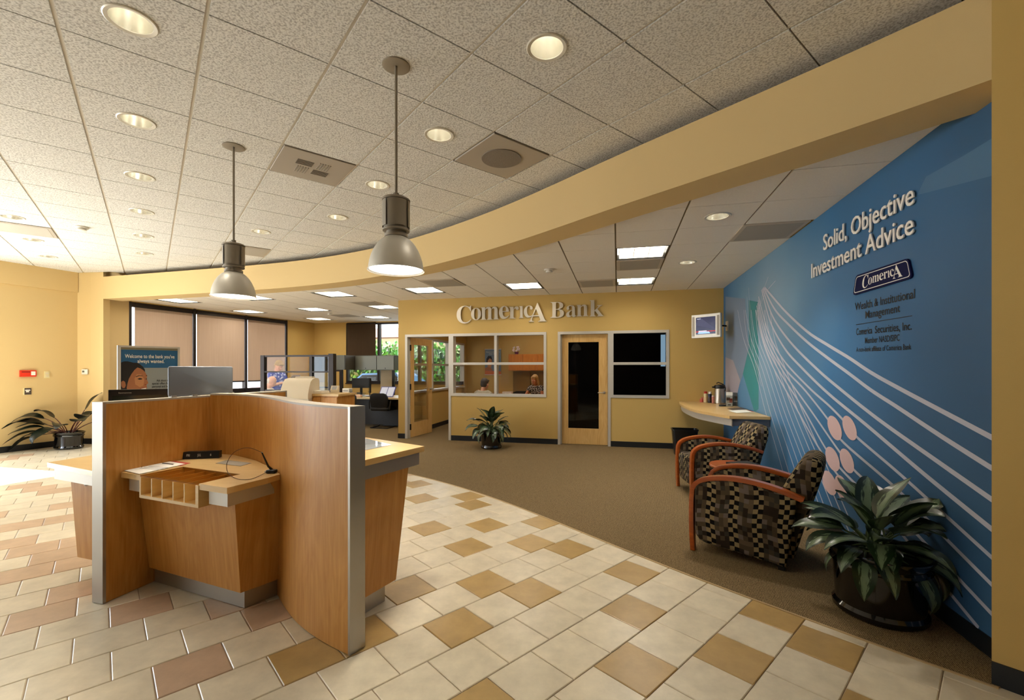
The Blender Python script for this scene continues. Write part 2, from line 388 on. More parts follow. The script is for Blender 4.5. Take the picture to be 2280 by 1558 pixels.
# ------------------------------------------------------------------ ceilings of square lay-in tiles
m, t, b = new_mat('acoustic_tile'); tcn = N(t, 'ShaderNodeTexCoord')
n1 = N(t, 'ShaderNodeTexNoise'); n1.inputs['Scale'].default_value = 85; n1.inputs['Detail'].default_value = 3; t.links.new(tcn.outputs['Object'], n1.inputs['Vector'])
cr = N(t, 'ShaderNodeValToRGB'); cr.color_ramp.elements[0].position = .36; cr.color_ramp.elements[0].color = lin('#b1afac'); cr.color_ramp.elements[1].position = .56; cr.color_ramp.elements[1].color = lin('#dfdedb')
t.links.new(n1.outputs['Fac'], cr.inputs[0]); t.links.new(cr.outputs[0], b.inputs['Base Color']); b.inputs['Roughness'].default_value = .95; b.inputs['Specular IOR Level'].default_value = .1
bp = N(t, 'ShaderNodeBump'); bp.inputs['Strength'].default_value = .5; bp.inputs['Distance'].default_value = .006; t.links.new(n1.outputs['Fac'], bp.inputs['Height']); t.links.new(bp.outputs['Normal'], b.inputs['Normal'])
ACT = m
TBAR = mat('ceiling_bar', '#cfc8bc', .6)
class Grid:
    def __init__(s, ang, u0, v0, p, z): s.c, s.s, s.u0, s.v0, s.p, s.z = math.cos(ang), math.sin(ang), u0, v0, p, z; s.ang = ang
    def pt(s, u, v): return (u*s.c - v*s.s, u*s.s + v*s.c)
    def corners(s, i, j, gu=0, gv=0):
        a, b_, c_, d = s.u0+i*s.p+gu, s.u0+(i+1)*s.p-gu, s.v0+j*s.p+gv, s.v0+(j+1)*s.p-gv
        return [s.pt(a,c_), s.pt(b_,c_), s.pt(b_,d), s.pt(a,d)]
    def centre(s, i, j): return s.pt(s.u0+(i+.5)*s.p, s.v0+(j+.5)*s.p)
GA = Grid(R(38.8), .226, 3.418, .616, HL)                          # lobby
GB = Grid(AM, -.02, 5.40, .615, HR)                                # lounge
def tile_ceiling(name, G, irange, jrange, keep, holes, skip, gu, gv, label, back, tile_m, ubar, vbar):
    mb = MB(); r_hole = .098
    for i in irange:
        for j in jrange:
            if (i, j) in skip: continue
            q = G.corners(i, j, gu, gv); q = keep(q, G.centre(i, j))
            if len(q) < 3: continue
            z0, z1 = G.z, G.z + .010
            if (i, j) in holes and len(q) == 4:
                c_ = G.centre(i, j); n = 24; ring = []; sq = []
                for k in range(n):
                    a_ = 2*math.pi*k/n + math.pi/4; ca, sa = math.cos(a_), math.sin(a_); f_ = max(abs(ca), abs(sa)); h = G.p/2
                    du, dv = ca/f_*(h-gu), sa/f_*(h-gv)
                    sq.append((c_[0]+du*G.c-dv*G.s, c_[1]+du*G.s+dv*G.c)); ring.append((c_[0]+(ca*G.c-sa*G.s)*r_hole, c_[1]+(ca*G.s+sa*G.c)*r_hole))
                vs = [(p[0],p[1],z0) for p in sq] + [(p[0],p[1],z0) for p in ring] + [(p[0],p[1],z1) for p in sq]
                mb.add(vs, [(k, n+k, n+(k+1)%n, (k+1)%n) for k in range(n)] + [(k,(k+1)%n,2*n+(k+1)%n,2*n+k) for k in range(n)])
            else:
                n = len(q); mb.add([(p[0],p[1],z0) for p in q] + [(p[0],p[1],z1) for p in q], [tuple(range(n))[::-1]] + [(k,(k+1)%n,n+(k+1)%n,n+k) for k in range(n)])
    mb.mi = 1
    n = len(back); zt = G.z + .010
    if holes or skip:                                              # the bars: strips between the tiles
        for i in list(irange) + [irange[-1]+1]:
            for j in jrange:
                u_ = G.u0+i*G.p; a_ = [G.pt(u_-gu-.002, G.v0+j*G.p), G.pt(u_+gu+.002, G.v0+j*G.p), G.pt(u_+gu+.002, G.v0+(j+1)*G.p), G.pt(u_-gu-.002, G.v0+(j+1)*G.p)]
                a_ = keep(a_, G.pt(u_, G.v0+(j+.5)*G.p))
                if len(a_) > 2: mb.add([(p[0],p[1],zt) for p in a_], [tuple(range(len(a_)))[::-1]])
        mb.mi = 2
        for j in list(jrange) + [jrange[-1]+1]:
            for i in irange:
                v_ = G.v0+j*G.p; a_ = [G.pt(G.u0+i*G.p, v_-gv-.002), G.pt(G.u0+(i+1)*G.p, v_-gv-.002), G.pt(G.u0+(i+1)*G.p, v_+gv+.002), G.pt(G.u0+i*G.p, v_+gv+.002)]
                a_ = keep(a_, G.pt(G.u0+(i+.5)*G.p, v_))
                if len(a_) > 2: mb.add([(p[0],p[1],zt+.0006) for p in a_], [tuple(range(len(a_)))[::-1]])
    o = struct(name, mb, [tile_m, ubar, vbar], label, smooth=0)
    return o
LOBBY_CANS = [(-1,-1),(-1,1),(-1,3),(-1,5),(-1,7),(-1,9),(2,-1),(2,1),(2,3),(1,5),(2,-3),(-3,7),(-3,9),(-3,11)]
LOBBY_VENTS = [(1,1),(3,-1),(-3,8),(1,7)]
LOUNGE_CANS = [(1,-2),(1,1)]
OFFICE_FILL_TROFFERS = [(-5,6),(-4,9)]  # unseen, added to brighten the dim office
TROFFERS = [(0,0),(0,3),(-3,3),(-6,3),(-9,3),(-12,3),(-15,3),(-9,6),(-12,6),(-15,6),(-14,9),(-11,9)]
LOUNGE_VENTS = [(0,1),(-1,3),(2,-1),(-5,2),(-9,5),(-12,8)]
COVE = offset(ARC, .85)
lw_a, lw_n = Vector(LC), Vector((-LD[1], LD[0])); lw_n = lw_n if lw_n.x > 0 else -lw_n
def keep_lobby(q, c):
    a, n = side_of(COVE, c); q = clip(q, a, -n)
    if len(q) > 2: q = clip(q, lw_a, lw_n)
    if len(q) > 2 and c[0] < -7.6: q = clip(q, Vector(LC), Vector((-.125,-.99)))
    return q
def keep_lounge(q, c):
    a, n = side_of(ARC1, c); q = clip(q, a, n)
    for a_, n_ in ((Vector(WE), Vector((WD[1], -WD[0]))), (Vector(M(UM,0)[:2]), Vector((-MU[0],-MU[1]))), (Vector(M(0,12.2)[:2]), Vector((-MV[0],-MV[1])))):
        if len(q) > 2: q = clip(q, a_, n_)
    return q
tile_ceiling('ceiling', GA, range(-12,9), range(-12,15), keep_lobby, LOBBY_CANS, LOBBY_VENTS, .010, .0045, 'lobby ceiling of square white acoustic tiles', [(-14,-5),(5,-5),(5,3),(-4,8.6),(-8.2,9.3),(-14,9.3)], ACT, TBAR, mat('ceiling_groove', '#7d725f', .8))
tile_ceiling('ceiling_lounge', GB, range(-18,4), range(-5,12), keep_lounge, LOUNGE_CANS, TROFFERS + OFFICE_FILL_TROFFERS + LOUNGE_VENTS, .008, .004, 'lower lounge ceiling of square white acoustic tiles', [(2.6,1.9),(4.6,8),(3,14),(-9,16),(-9,8.6),(-2,6.6)], mat('lounge_tile_lightened', '#efe9df', .95, bump=.4, scale=85, vary=.07, spec=.1), mat('lounge_bar_shaded', '#77694f', .7), mat('lounge_groove', '#a99b84', .8))  # tile tone whitened to lift ceiling brightness; bars darkened for missing gap shade

mb = MB(); mb.prism([(-13.1,-5),(5,-5),(6,9),(3.5,14.2),(-6.3,14.5),(-8.15,9.3),(-8.6,8.8),(-9.15,7.05)], HL+.17, HL+.25)
struct('roof', mb, mat('plenum', '#2a2622', .9), smooth=0)
# ------------------------------------------------------------------ curved soffit and the walls
mb = MB()
for i in range(len(ARC)-1):
    a, b_, c_, d = ARC[i], ARC[i+1], ARC1[i+1], ARC1[i]
    mb.add([(*a,SB),(*b_,SB),(*c_,SB),(*d,SB),(*a,ST),(*b_,ST),(*c_,ST),(*d,ST),(*c_,HL+.2),(*d,HL+.2)], [(3,2,1,0),(0,1,5,4),(4,5,6,7),(2,3,7,6),(6,8,9,7)])
struct('wall_soffit', mb, WALL2, 'curved yellow soffit band between the two ceilings', smooth=40)
mb = MB()
PW = offset(ARC, .0); wall_l = [LC, (-8.06, 8.595), (-7.78, 8.55)]
mb.strip(wall_l, 0, HL+.2, .12, 1)
ret = [(-7.78,8.55), WE]
mb.add([(*ret[0],0),(*ret[1],0),(*ret[1],HL+.2),(*ret[0],HL+.2)], [(3,2,1,0)])
struct('wall_front_left', mb, WALL2, 'narrow yellow wall and pillar left of the shaded windows', smooth=0)
mb = MB(); L0, L1 = LC, (LC[0]+LD[0]*1.75, LC[1]+LD[1]*1.75)
mb.strip([L1, L0], 0, HL+.2, .15, 1); mb.strip([L1, L0], 2.90, HL, .03, -1)
struct('wall_left', mb, WALL2, 'bright yellow wall at the left', smooth=0)
# pillar wall at the right: it carries on the curve down to the floor
PR = smooth_path([(2.20,2.06),(2.42,1.78),(2.72,1.32),(3.0,.82),(3.2,.2),(3.4,-.8),(3.4,-4.5)], 0, 4)
mb = MB(); mb.strip(PR, 0, HL+.2, .16, 1)
struct('wall_right', mb, WALL, 'dark yellow wall at the right edge', smooth=40)
mb = MB(); mb.strip([(p[0], p[1]) for p in PR], .0, .105, .008, -1)
struct('baseboard_right', mb, BASE, smooth=40)
mb = MB(); mb.strip([(L1[0]+.01,L1[1]), LC, (-8.06,8.595), (-7.79,8.55)], 0, .105, .010, -1)
struct('baseboard_left', mb, BASE, smooth=0)
# rest of the lobby shell (behind and left of the camera): glazed front with bronze mullions, rear wall
mb = MB(); mb.box(-14, 3.6, -4.6, -4.45, 0, HL+.2)
struct('wall_rear', mb, mat('rear_wall_dark', '#4a3826', .5), smooth=0)  # unseen wall, coloured dark to cut fill light near the camera
G1 = (L1[0]+LD[0]*10.5, L1[1]+LD[1]*10.5)
mb = MB()
for k in range(9):
    t = k/8; x, y = L1[0]+(G1[0]-L1[0])*t, L1[1]+(G1[1]-L1[1])*t; mb.box(x-.04, x+.04, y-.04, y+.04, 0, HL)
for z0, z1 in ((0,.12),(2.72,HL+.2)): mb.strip([G1, L1], z0, z1, .08, 1)
struct('window_6', mb, BRONZE, 'glazed lobby front with bronze mullions', smooth=0)

# mural wall (lounge axes)
MT = Matrix.Rotation(AM, 4, 'Z')
mb = MB(); mb.T = MT; mb.box(UM, UM+.15, 2.30, VB+4.2, 0, HL+.2)
struct('wall_mural', mb, WALL, smooth=0)
# sign wall with its two glazed openings
HZ, SZ = 2.14, .90
mb = MB(); mb.T = MT; T_ = .13
for u0, u1, z0, z1 in ((-4.406,-4.25,0,HR), (-4.25,-1.32,HZ,HR), (-3.25,-1.32,0,SZ), (-1.32,-1.10,0,HR), (-1.10,.907,HZ,HR), (-.12,.907,0,SZ), (.907,UM,0,HR)):
    mb.box(u0, u1, VB, VB+T_, z0, z1)
struct('wall_back', mb, WALL, 'yellow sign wall with two glazed offices', smooth=0)
mb = MB(); mb.T = MT
for u0, u1 in ((-4.406,-4.25),(-3.25,-1.10),(-.12,UM)): mb.box(u0, u1, VB-.008, VB, 0, .105)
mb.box(-4.414, -4.406, VB-.008, VB+.13, 0, .105)
struct('baseboard_back', mb, BASE, smooth=0)
mb = MB(); mb.T = MT; mb.box(UM-.008, UM, 2.45, VB-.008, 0, .105)
struct('baseboard_mural', mb, BASE, smooth=0)
# office shells behind the sign wall
UO = -4.32; VO = 12.55
mb = MB(); mb.T = MT
for v0, v1, z0, z1 in ((VB+T_,8.95,0,HR),(8.95,12.35,0,.90),(8.95,12.35,2.16,HR),(12.35,VO,0,HR)): mb.box(UO-.10, UO, v0, v1, z0, z1)
mb.box(UO-.1, UM+.15, VO, VO+.12, 0, HL+.2); mb.box(-1.27, -1.15, VB+T_, VO, 0, HR)
struct('wall_office', mb, WALL, 'yellow partition walls of the glazed offices', smooth=0)
mb = MB(); mb.T = MT; mb.box(UO, UO+.008, VB+T_+.01, VO, 0, .105)
struct('baseboard_office', mb, BASE, smooth=0)
# window wall and far wall of the lounge
mb = MB()
def wseg(t0, t1, z0, z1, d0=-.14, d1=0.0):
    q = [wp(t0,d0), wp(t1,d0), wp(t1,d1), wp(t0,d1)]; mb.add([(*p,z0) for p in q]+[(*p,z1) for p in q], [(0,1,2,3),(7,6,5,4),(0,4,5,1),(1,5,6,2),(2,6,7,3),(3,7,4,0)])
wseg(0, 3.98, 0, .85); struct('wall_window', mb, WALL, 'yellow wall below the row of shaded windows', smooth=0)
mb = MB(); wseg(3.98, 5.1, 0, HL+.2); struct('wall_corner', mb, WALL, 'yellow wall between the shaded windows and the far corner', smooth=0)
mb = MB(); wseg(-.3, 0, 0, HL+.2); struct('wall_pillar', mb, WALL, smooth=0)
mb = MB(); wseg(0, 3.98, HR-.02, HL+.2); struct('trim_2', mb, WALL, smooth=0)
mb = MB(); mb.T = MT; VF = toM(WC)[1]; UF = toM(WC)[0]
mb.box(-8.06, UO, VF, VF+.14, 0, 1.0); struct('wall_sill', mb, WALL, smooth=0)
mb = MB(); mb.T = MT; mb.box(-8.06, UO, VF, VF+.14, HR-.03, HL+.2); struct('trim_3', mb, WALL, smooth=0)
mb = MB(); mb.T = MT; mb.box(UF-.2, -8.06, VF, VF+.14, 0, HL+.2)
struct('wall_far', mb, WALL, 'yellow far wall with the clear window', smooth=0)

# ------------------------------------------------------------------ windows and doors
def sthing(name, label, loc=(0,0,0), rz=0.0):
    o = bpy.data.objects.new(name, None); o.empty_display_size = .1; COL.objects.link(o); o.location = loc; o.rotation_euler = (0,0,rz)
    o['label'] = label; o['kind'] = 'structure'; return o
def mframe(u, v, z=0): return dict(loc=tuple(M(u, v, z)), rz=AM)    # an empty in lounge axes
# office window beside the open door (local x = u from -3.25, y = depth, z)
FR = .05
def glazed(name, label, u0, u1, z0, z1, mulls, rails, v=VB, th=.13, pane=GLASS, frame=ALUW):
    o = sthing(name, label, **mframe(u0, v)); w = u1-u0; mb = MB(); y0, y1 = -.012, th+.012
    mb.box(0,FR,y0,y1,z0,z1); mb.box(w-FR,w,y0,y1,z0,z1); mb.box(FR,w-FR,y0,y1,z1-FR,z1); mb.box(FR,w-FR,y0,y1,z0,z0+FR)
    for m_ in mulls: mb.box(m_-.025,m_+.025,y0,y1,z0+FR,z1-FR)
    xs = [FR] + [k for m_ in mulls for k in (m_-.025, m_+.025)] + [w-FR]; zs = [z0+FR] + [k for r_ in rails for k in (r_-.024, r_+.024)] + [z1-FR]
    for i in range(0, len(xs), 2):
        for r_ in rails: mb.box(xs[i],xs[i+1],y0+.004,y1-.004,r_-.024,r_+.024)
    finish('window_frame', mb, frame, o, smooth=0)
    for i in range(0, len(xs), 2):
        for k in range(0, len(zs), 2):
            mb = MB(); mb.box(xs[i]-.006,xs[i+1]+.006,th*.45,th*.45+.008,zs[k]-.006,zs[k+1]+.006); finish('pane', mb, pane, o, smooth=0)
    return o
glazed('window_3', 'four-pane office window in a pale metal frame with people behind', -3.25, -1.32, .895, HZ, [.925], [1.54])
DARKG = glass_mat('unlit_room_glass', '#9aa0a0', .02)
glazed('window_4', 'two-pane dark office window beside the closed door', -.12, .907, .905, HZ, [], [1.535], pane=DARKG)
def door(name, label, u0, w, swing, pane):
    o = sthing(name, label, **mframe(u0, VB)); mb = MB(); h = HZ
    mb.box(0,FR,-.012,.142,0,h); mb.box(w-FR,w,-.012,.142,0,h); mb.box(FR,w-FR,-.012,.142,h-FR,h); mb.box(FR,FR+.02,.05,.09,0,h-FR)
    finish('door_frame', mb, ALUW, o, smooth=0)
    lw = w-2*FR-.01; lh = h-FR-.015; gx0, gx1, gz0, gz1 = .14*lw/.9, lw-.17*lw/.9, .30, 1.93
    T = Matrix.Translation((FR+.005, .09, .012)) @ Matrix.Rotation(swing, 4, 'Z')
    mb = MB(); mb.T = T
    for a in ((0,gx0,0,lh),(gx1,lw,0,lh),(gx0,gx1,0,gz0),(gx0,gx1,gz1,lh)): mb.box(a[0],a[1],-.022,.022,a[2],a[3])
    leaf = finish('door_leaf', mb, MAPLE, o, smooth=0)
    mb = MB(); mb.T = T; mb.box(gx0-.004,gx1+.004,-.005,.005,gz0-.004,gz1+.004); finish('pane', mb, pane, leaf, smooth=0)
    mb = MB(); mb.T = T
    for sy in (-1, 1):
        mb.lathe([(.026,0),(.026,.008)], 16); v0 = len(mb.v)-32
        for i in range(v0, len(mb.v)):
            p = T.inverted() @ mb.v[i]; mb.v[i] = T @ Vector((lw-.065+p.x, sy*(.022+p.z), .98+p.y))
        mb.tube([(lw-.065, sy*.022, .98), (lw-.065, sy*.065, .98), (lw-.085, sy*.07, .98), (lw-.18, sy*.07, .98)], .009, 8)
    finish('door_handle', mb, ALU, leaf)
    for z in (.22, 1.05, 1.86):
        mb = MB(); mb.T = T; mb.box(-.028,.0,-.03,.03,z-.06,z+.06); mb.tube([(-.004,-.03,z-.062),(-.004,-.03,z+.062)], .010, 8); finish('hinge', mb, BLACKM, leaf, smooth=0)
    return o
door('door_1', 'open maple door with a tall glass panel left of the office window', -4.25, 1.0, R(84), GLASS)
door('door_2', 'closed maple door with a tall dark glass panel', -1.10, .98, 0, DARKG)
mb = MB(); mb.box(0,.001,0,.001,0,.001)
# interior windows of the office side wall (looking through to the outside)
o = sthing('window_5', 'pale framed side window of the office seen through the open door', **mframe(UO-.10, 8.95))
mb = MB(); L_ = 3.40; x0, x1 = -.012, .112
mb.box(x0,x1,0,.05,.90,2.16); mb.box(x0,x1,L_-.05,L_,.90,2.16); mb.box(x0,x1,.05,L_-.05,2.11,2.16); mb.box(x0,x1+.03,.05,L_-.05,.90,.945)
for y in (1.12, 2.26): mb.box(x0,x1,y-.035,y+.035,.945,2.11)
for a, b_ in ((.05,1.085),(1.155,2.225),(2.295,L_-.05)): mb.box(x0+.004,x1-.004,a,b_,1.51,1.56)
finish('window_frame', mb, ALUW, o, smooth=0)
for a, b_ in ((.05,1.085),(1.155,2.225),(2.295,L_-.05)):
    for c_, d in ((.945,1.51),(1.56,2.11)):
        mb = MB(); mb.box(.046,.054,a-.005,b_+.005,c_-.005,d+.005); finish('pane', mb, GLASS, o, smooth=0)
# row of shaded windows
o = sthing('window_1', 'row of three tall bronze framed windows behind tan roller shades', (WE[0], WE[1], 0), math.atan2(WD[1], WD[0]))
MUL = [0.02, 1.34, 2.67, 3.95]
mb = MB()
for x in MUL: mb.box(x-.03,x+.03,.0,.12,.85,HR)
for z0, z1 in ((.85,.93),(HR-.12,HR)): mb.box(0,3.98,.02,.10,z0,z1)
mb.box(0,3.98,-.06,.12,.82,.85)
finish('window_frame', mb, BRONZE, o, smooth=0)
for i in range(3):
    mb = MB(); mb.box(MUL[i]+.03,MUL[i+1]-.03,.075,.083,.93,HR-.12); finish('pane', mb, GLASS, o, smooth=0)
def shade_mat(name, col, trans):
    m = bpy.data.materials.new(name); m.use_nodes = True; t = m.node_tree; t.nodes.clear()
    o_ = N(t,'ShaderNodeOutputMaterial'); d = N(t,'ShaderNodeBsdfDiffuse'); tr = N(t,'ShaderNodeBsdfTranslucent'); mx = N(t,'ShaderNodeMixShader'); mx.inputs[0].default_value = trans
    tc = N(t,'ShaderNodeTexCoord'); mp = N(t,'ShaderNodeMapping'); mp.inputs['Scale'].default_value = (60,60,1.5); t.links.new(tc.outputs['Object'], mp.inputs[0])
    nz = N(t,'ShaderNodeTexNoise'); nz.inputs['Scale'].default_value = 1.0; t.links.new(mp.outputs[0], nz.inputs['Vector'])
    mr = N(t,'ShaderNodeMix', data_type='RGBA'); c = lin(col); mr.inputs[6].default_value = tuple(x*.9 for x in c[:3])+(1,); mr.inputs[7].default_value = tuple(min(1,x*1.08) for x in c[:3])+(1,)
    t.links.new(nz.outputs['Fac'], mr.inputs[0])
    for n_ in (d, tr): t.links.new(mr.outputs[2], n_.inputs[0])
    t.links.new(d.outputs[0], mx.inputs[1]); t.links.new(tr.outputs[0], mx.inputs[2]); t.links.new(mx.outputs[0], o_.inputs[0]); return m
SHADE = shade_mat('tan_shade', '#b3a08e', .30); SHADE2 = shade_mat('sunless_shade', '#5a4a3c', .30)  # second tone is the shade cloth darkened for its sunless side
for i, lab in enumerate(('widest-looking tan roller shade, in the window bay next to the yellow pillar', 'tan roller shade in the middle of the three bays', 'tan roller shade in the bay next to the yellow wall corner')):
    x0, x1 = MUL[i]+.03+(.07 if i == 0 else .035), MUL[i+1]-.03-.006
    t_ = thing('roller_shade', lab, 'window shade', (*wp(0, 0), 0), math.atan2(WD[1], WD[0]), 'tan roller shades of the left window row')
    mb = MB(); mb.box(x0,x1,.030,.032,1.12,HR-.05); finish('shade_cloth', mb, SHADE, t_, smooth=0)
    mb = MB(); mb.tube([(x0,.031,HR-.045),(x1,.031,HR-.045)], .028, 12); finish('roller', mb, BRONZE, t_)
    mb = MB(); mb.box(x0,x1,.024,.038,1.09,1.125); finish('hem_bar', mb, BRONZE, t_, smooth=0)
# clear window in the far wall
o = sthing('window_2', 'far window with one bay shaded and one clear onto a green hedge', **mframe(-8.06, VF)); w = UO+8.06
mb = MB()
for x in (.02, 1.09, 2.4): mb.box(x-.035,x+.035,.0,.12,1.0,HR-.03)
mb.box(0,w,.02,.10,1.0,1.07); mb.box(0,w,.02,.10,HR-.08,HR-.03); mb.box(0,w,-.05,.13,.975,1.0)
finish('window_frame', mb, BRONZE, o, smooth=0)
for a, b_ in ((.055,1.055),(1.125,2.365),(2.435,w)):
    mb = MB(); mb.box(a,b_,.07,.078,1.07,HR-.08); finish('pane', mb, GLASS, o, smooth=0)
t_ = thing('roller_shade', 'roller shade, coloured dark brown for its sunless side, half drawn over the far window', 'window shade', **mframe(-8.06, VF))
mb = MB(); mb.box(.04,1.0,-.004,-.002,1.50,HR-.04); finish('shade_cloth', mb, SHADE2, t_, smooth=0)
mb = MB(); mb.tube([(.04,-.003,HR-.04),(1.0,-.003,HR-.04)], .022, 10); finish('roller', mb, BRONZE, t_)

# ------------------------------------------------------------------ outside the far window
mb = MB(); mb.T = MT; mb.box(-40,14,VF+.3,70,-.25,-.15); mb.box(-60,-11.4,-30,VF+.3,-.25,-.15)
struct('ground', mb, mat('asphalt', '#8f8a82', .9, vary=.15, scale=3), smooth=0)
rh = random.Random(5)
def leaf_cloud(mb, u0, u1, v0, v1, z0, z1, n, s0, s1):
    for _ in range(n):
        c = Vector((rh.uniform(u0,u1), rh.uniform(v0,v1), rh.uniform(z0,z1) + .12*math.sin(rh.random()*6)))
        a = Euler((rh.uniform(0,6.3),rh.uniform(0,6.3),rh.uniform(0,6.3))).to_matrix(); s_ = rh.uniform(s0,s1)
        mb.add([c + a @ Vector(p)*s_ for p in ((-.5,0,0),(0,-.3,.06),(.5,0,0),(0,.3,.06))], [(0,1,2,3)], tone=tuple(x*rh.uniform(.6,1.5) for x in lin('#5b8a3a')[:3])+(1,))
LEAFO = attr_mat('hedge_leaf', rough=.5, mottling=.25, scale=6, bump=0)
mb = MB(); mb.T = MT; mb.box(-13,-1,17.9,18.5,-.1,2.2, tone=lin('#2f4d20')); leaf_cloud(mb, -13, -1, 17.4, 18.4, -.1, 2.5, 7000, .14, .30)
o = finish('hedge', mb, LEAFO, smooth=0, recalc=False); tag(o, 'clipped green hedge outside the far window', 'hedge', kind='stuff')
o = thing('building', 'pale stucco building with brown eaves beyond the hedge', 'building', **mframe(-10, 28))
mb = MB(); mb.box(-14,16,0,5,-.2,3.5); finish('wall', mb, mat('stucco', '#d9c7a4', .9), o, smooth=0)
mb = MB(); mb.prism([(-15,-1),(17,-1),(17,6),(-15,6)], 3.5, 4.3, [(-13,1),(15,1),(15,4),(-13,4)]); finish('roof', mb, mat('roof_brown', '#6e4c3a', .9), o, smooth=0)
for k in range(6):
    mb = MB(); mb.box(-10+4*k,-9+4*k,-.03,.0,1.9,2.9); finish('window', mb, mat('far_window', '#4e463e', .3), o, smooth=0)
def parked_car(label, u, v, col, turn=0):
    o = thing('car', label, 'car', tuple(M(u, v, -.15)), AM+turn)
    body = [(-2.1,.35),(-2.15,.75),(-1.9,.95),(-1.2,1.0),(-.7,1.42),(.6,1.45),(1.2,1.0),(1.9,.92),(2.15,.7),(2.1,.35)]
    mb = MB(); mb.loft([[(x,y*(1 if z<1.05 else .86),z) for x, z in body] for y in (-.82,.82)]); finish('body', mb, mat('car_'+col[1:], col, .25, .1, coat=1.0), o)
    mb = MB(); mb.loft([[(x,y,z) for x, z in ((-1.05,1.03),(-.65,1.36),(.55,1.39),(1.05,1.03))] for y in (-.80,.80)]); finish('glazing', mb, BLACKP, o, smooth=0)
    for x in (-1.3,1.3):
        for y in (-.72,.72):
            mb = MB(); mb.loft([[(x+.33*math.cos(2*math.pi*i/20), y+d, .33+.33*math.sin(2*math.pi*i/20)) for i in range(20)] for d in (-.1,.1)]); finish('wheel', mb, BLACKP, o)
parked_car('blue car parked outside, seen below the grey overhead cabinets', -8.1, 15.0, '#3d6f9c')
parked_car('red car parked outside left of the blue car', -11.35, 14.8, '#b02f22', R(90))

# ------------------------------------------------------------------ ceiling fixtures
SILVER = mat('reflector', '#e4e2d8', .25, .75)
def emis(name, col, s): return mat(name, '#000000', .5, emit=col, estr=s)
LAMP = emis('lamp_warm', '#fff2d8', 14.0); TUBE = emis('troffer_glow', '#fff6e6', 15.0)
GREYV = mat('vent_grey', '#a39a8e', .55); GREYV2 = mat('vent_grey_dark', '#857d73', .6); TRIMW = mat('trim_white', '#d6d2c8', .4, .2)
def make_downlight():
    o = thing('downlight', '', 'ceiling light')
    mb = MB(); mb.lathe([(.094,.010),(.094,-.004),(.112,-.007),(.118,-.003),(.118,.001)], 32, cap0=False, cap1=False); finish('trim_ring', mb, TRIMW, o, recalc=False)
    mb = MB(); mb.lathe([(.094,.0),(.088,.05),(.075,.11),(.055,.15)], 32, cap0=False, cap1=False); finish('reflector', mb, SILVER, o, recalc=False)
    mb = MB(); mb.lathe([(.001,.145),(.053,.146)], 24, cap0=False, cap1=False); finish('lamp', mb, LAMP, o, recalc=False)
    return o
dl0 = make_downlight(); first = True
DL = [(c, GA) for c in LOBBY_CANS] + [(c, GB) for c in LOUNGE_CANS]
ROWA = 'in the downlight row nearest the left wall side, '
DLAB = ['largest recessed downlight, at the top left of the lobby ceiling', 'recessed downlight second in the long row running from the top left', 'recessed downlight third in the long row running from the top left', 'recessed downlight fourth in the long row running from the top left', 'recessed downlight fifth in the long row running from the top left', 'recessed downlight last and farthest in the long row running from the top left',
        'recessed downlight beside the round ceiling speaker panel', 'recessed downlight between the two hanging pendant lamps, nearer the camera', 'recessed downlight just left of the right pendant housing', 'recessed downlight just right of the left pendant rod', 'bright recessed downlight at the top centre right of the lobby ceiling',
        'recessed downlight at the left photo edge beside a flat vent panel', 'recessed downlight just past the flat vent panel at the left edge', 'recessed downlight closest to the left wall top', 'recessed downlight in the lower ceiling near the lettered mural, the nearer one', 'recessed downlight in the lower ceiling right of the square light troffers']
for k, ((i, j), G) in enumerate(DL):
    o = dl0 if k == 0 else copy_tree(dl0); c = G.centre(i, j); o.location = (c[0], c[1], G.z); o['label'] = DLAB[k]
    o['group'] = 'lobby downlights' if G is GA else 'lounge downlights'
for k, ((i, j), G) in enumerate(DL):
    o = [x for x in sc.objects if x.get('label') == DLAB[k]][0]
    add_light('downlight_beam', 'SPOT', (0,0,-.02), (0,0,0), 60 if G is GB else 17, WARM, o, spot_size=R(105), spot_blend=.8, shadow_soft_size=.06)
def make_troffer():
    o = thing('troffer', '', 'ceiling light'); h = .2975
    mb = MB()
    for a in ((-h,h,-h,-h+.012),(-h,h,h-.012,h),(-h,-h+.012,-h+.012,h-.012),(h-.012,h,-h+.012,h-.012)): mb.box(*a,0,.09)
    finish('housing', mb, BLACKM, o, smooth=0)
    mb = MB(); mb.box(-h+.012,h-.012,-h+.012,h-.012,.07,.075); finish('diffuser', mb, TUBE, o, smooth=0)
    mb = MB(); q = h-.03
    for x in (-q,-q/3,q/3,q): mb.box(x-.004,x+.004,-q,q,.012,.06)
    for y in (-q,-q/3,q/3,q): mb.box(-q,q,y-.004,y+.004,.012,.06)
    finish('louver', mb, mat('louver_white', '#efe9da', .35, .2), o, smooth=0)
    return o
tr0 = make_troffer()
TLAB = ['nearest square light troffer in front of the mural, above the far armchair', 'square light troffer at the sign wall behind the nearest troffer', 'square light troffer above the wall letters', 'square light troffer above the open office door', 'square light troffer below the soffit between the two pendants', 'square light troffer just right of the left pendant shade', 'square light troffer against the pillar end of the soffit, above the shaded windows', 'square light troffer with the flat vent panel beside it, left of the sign wall edge', 'square light troffer over the cubicle glass screen', 'square light troffer above the middle window shade', 'square light troffer nearest the far yellow wall corner', 'square light troffer farthest back, above the dark brown shade']
for k, (i, j) in enumerate(TROFFERS):
    o = tr0 if k == 0 else copy_tree(tr0); c = GB.centre(i, j); o.location = (c[0], c[1], HR); o.rotation_euler = (0,0,AM); o['label'] = TLAB[k]; o['group'] = 'square troffers in the lounge ceiling'
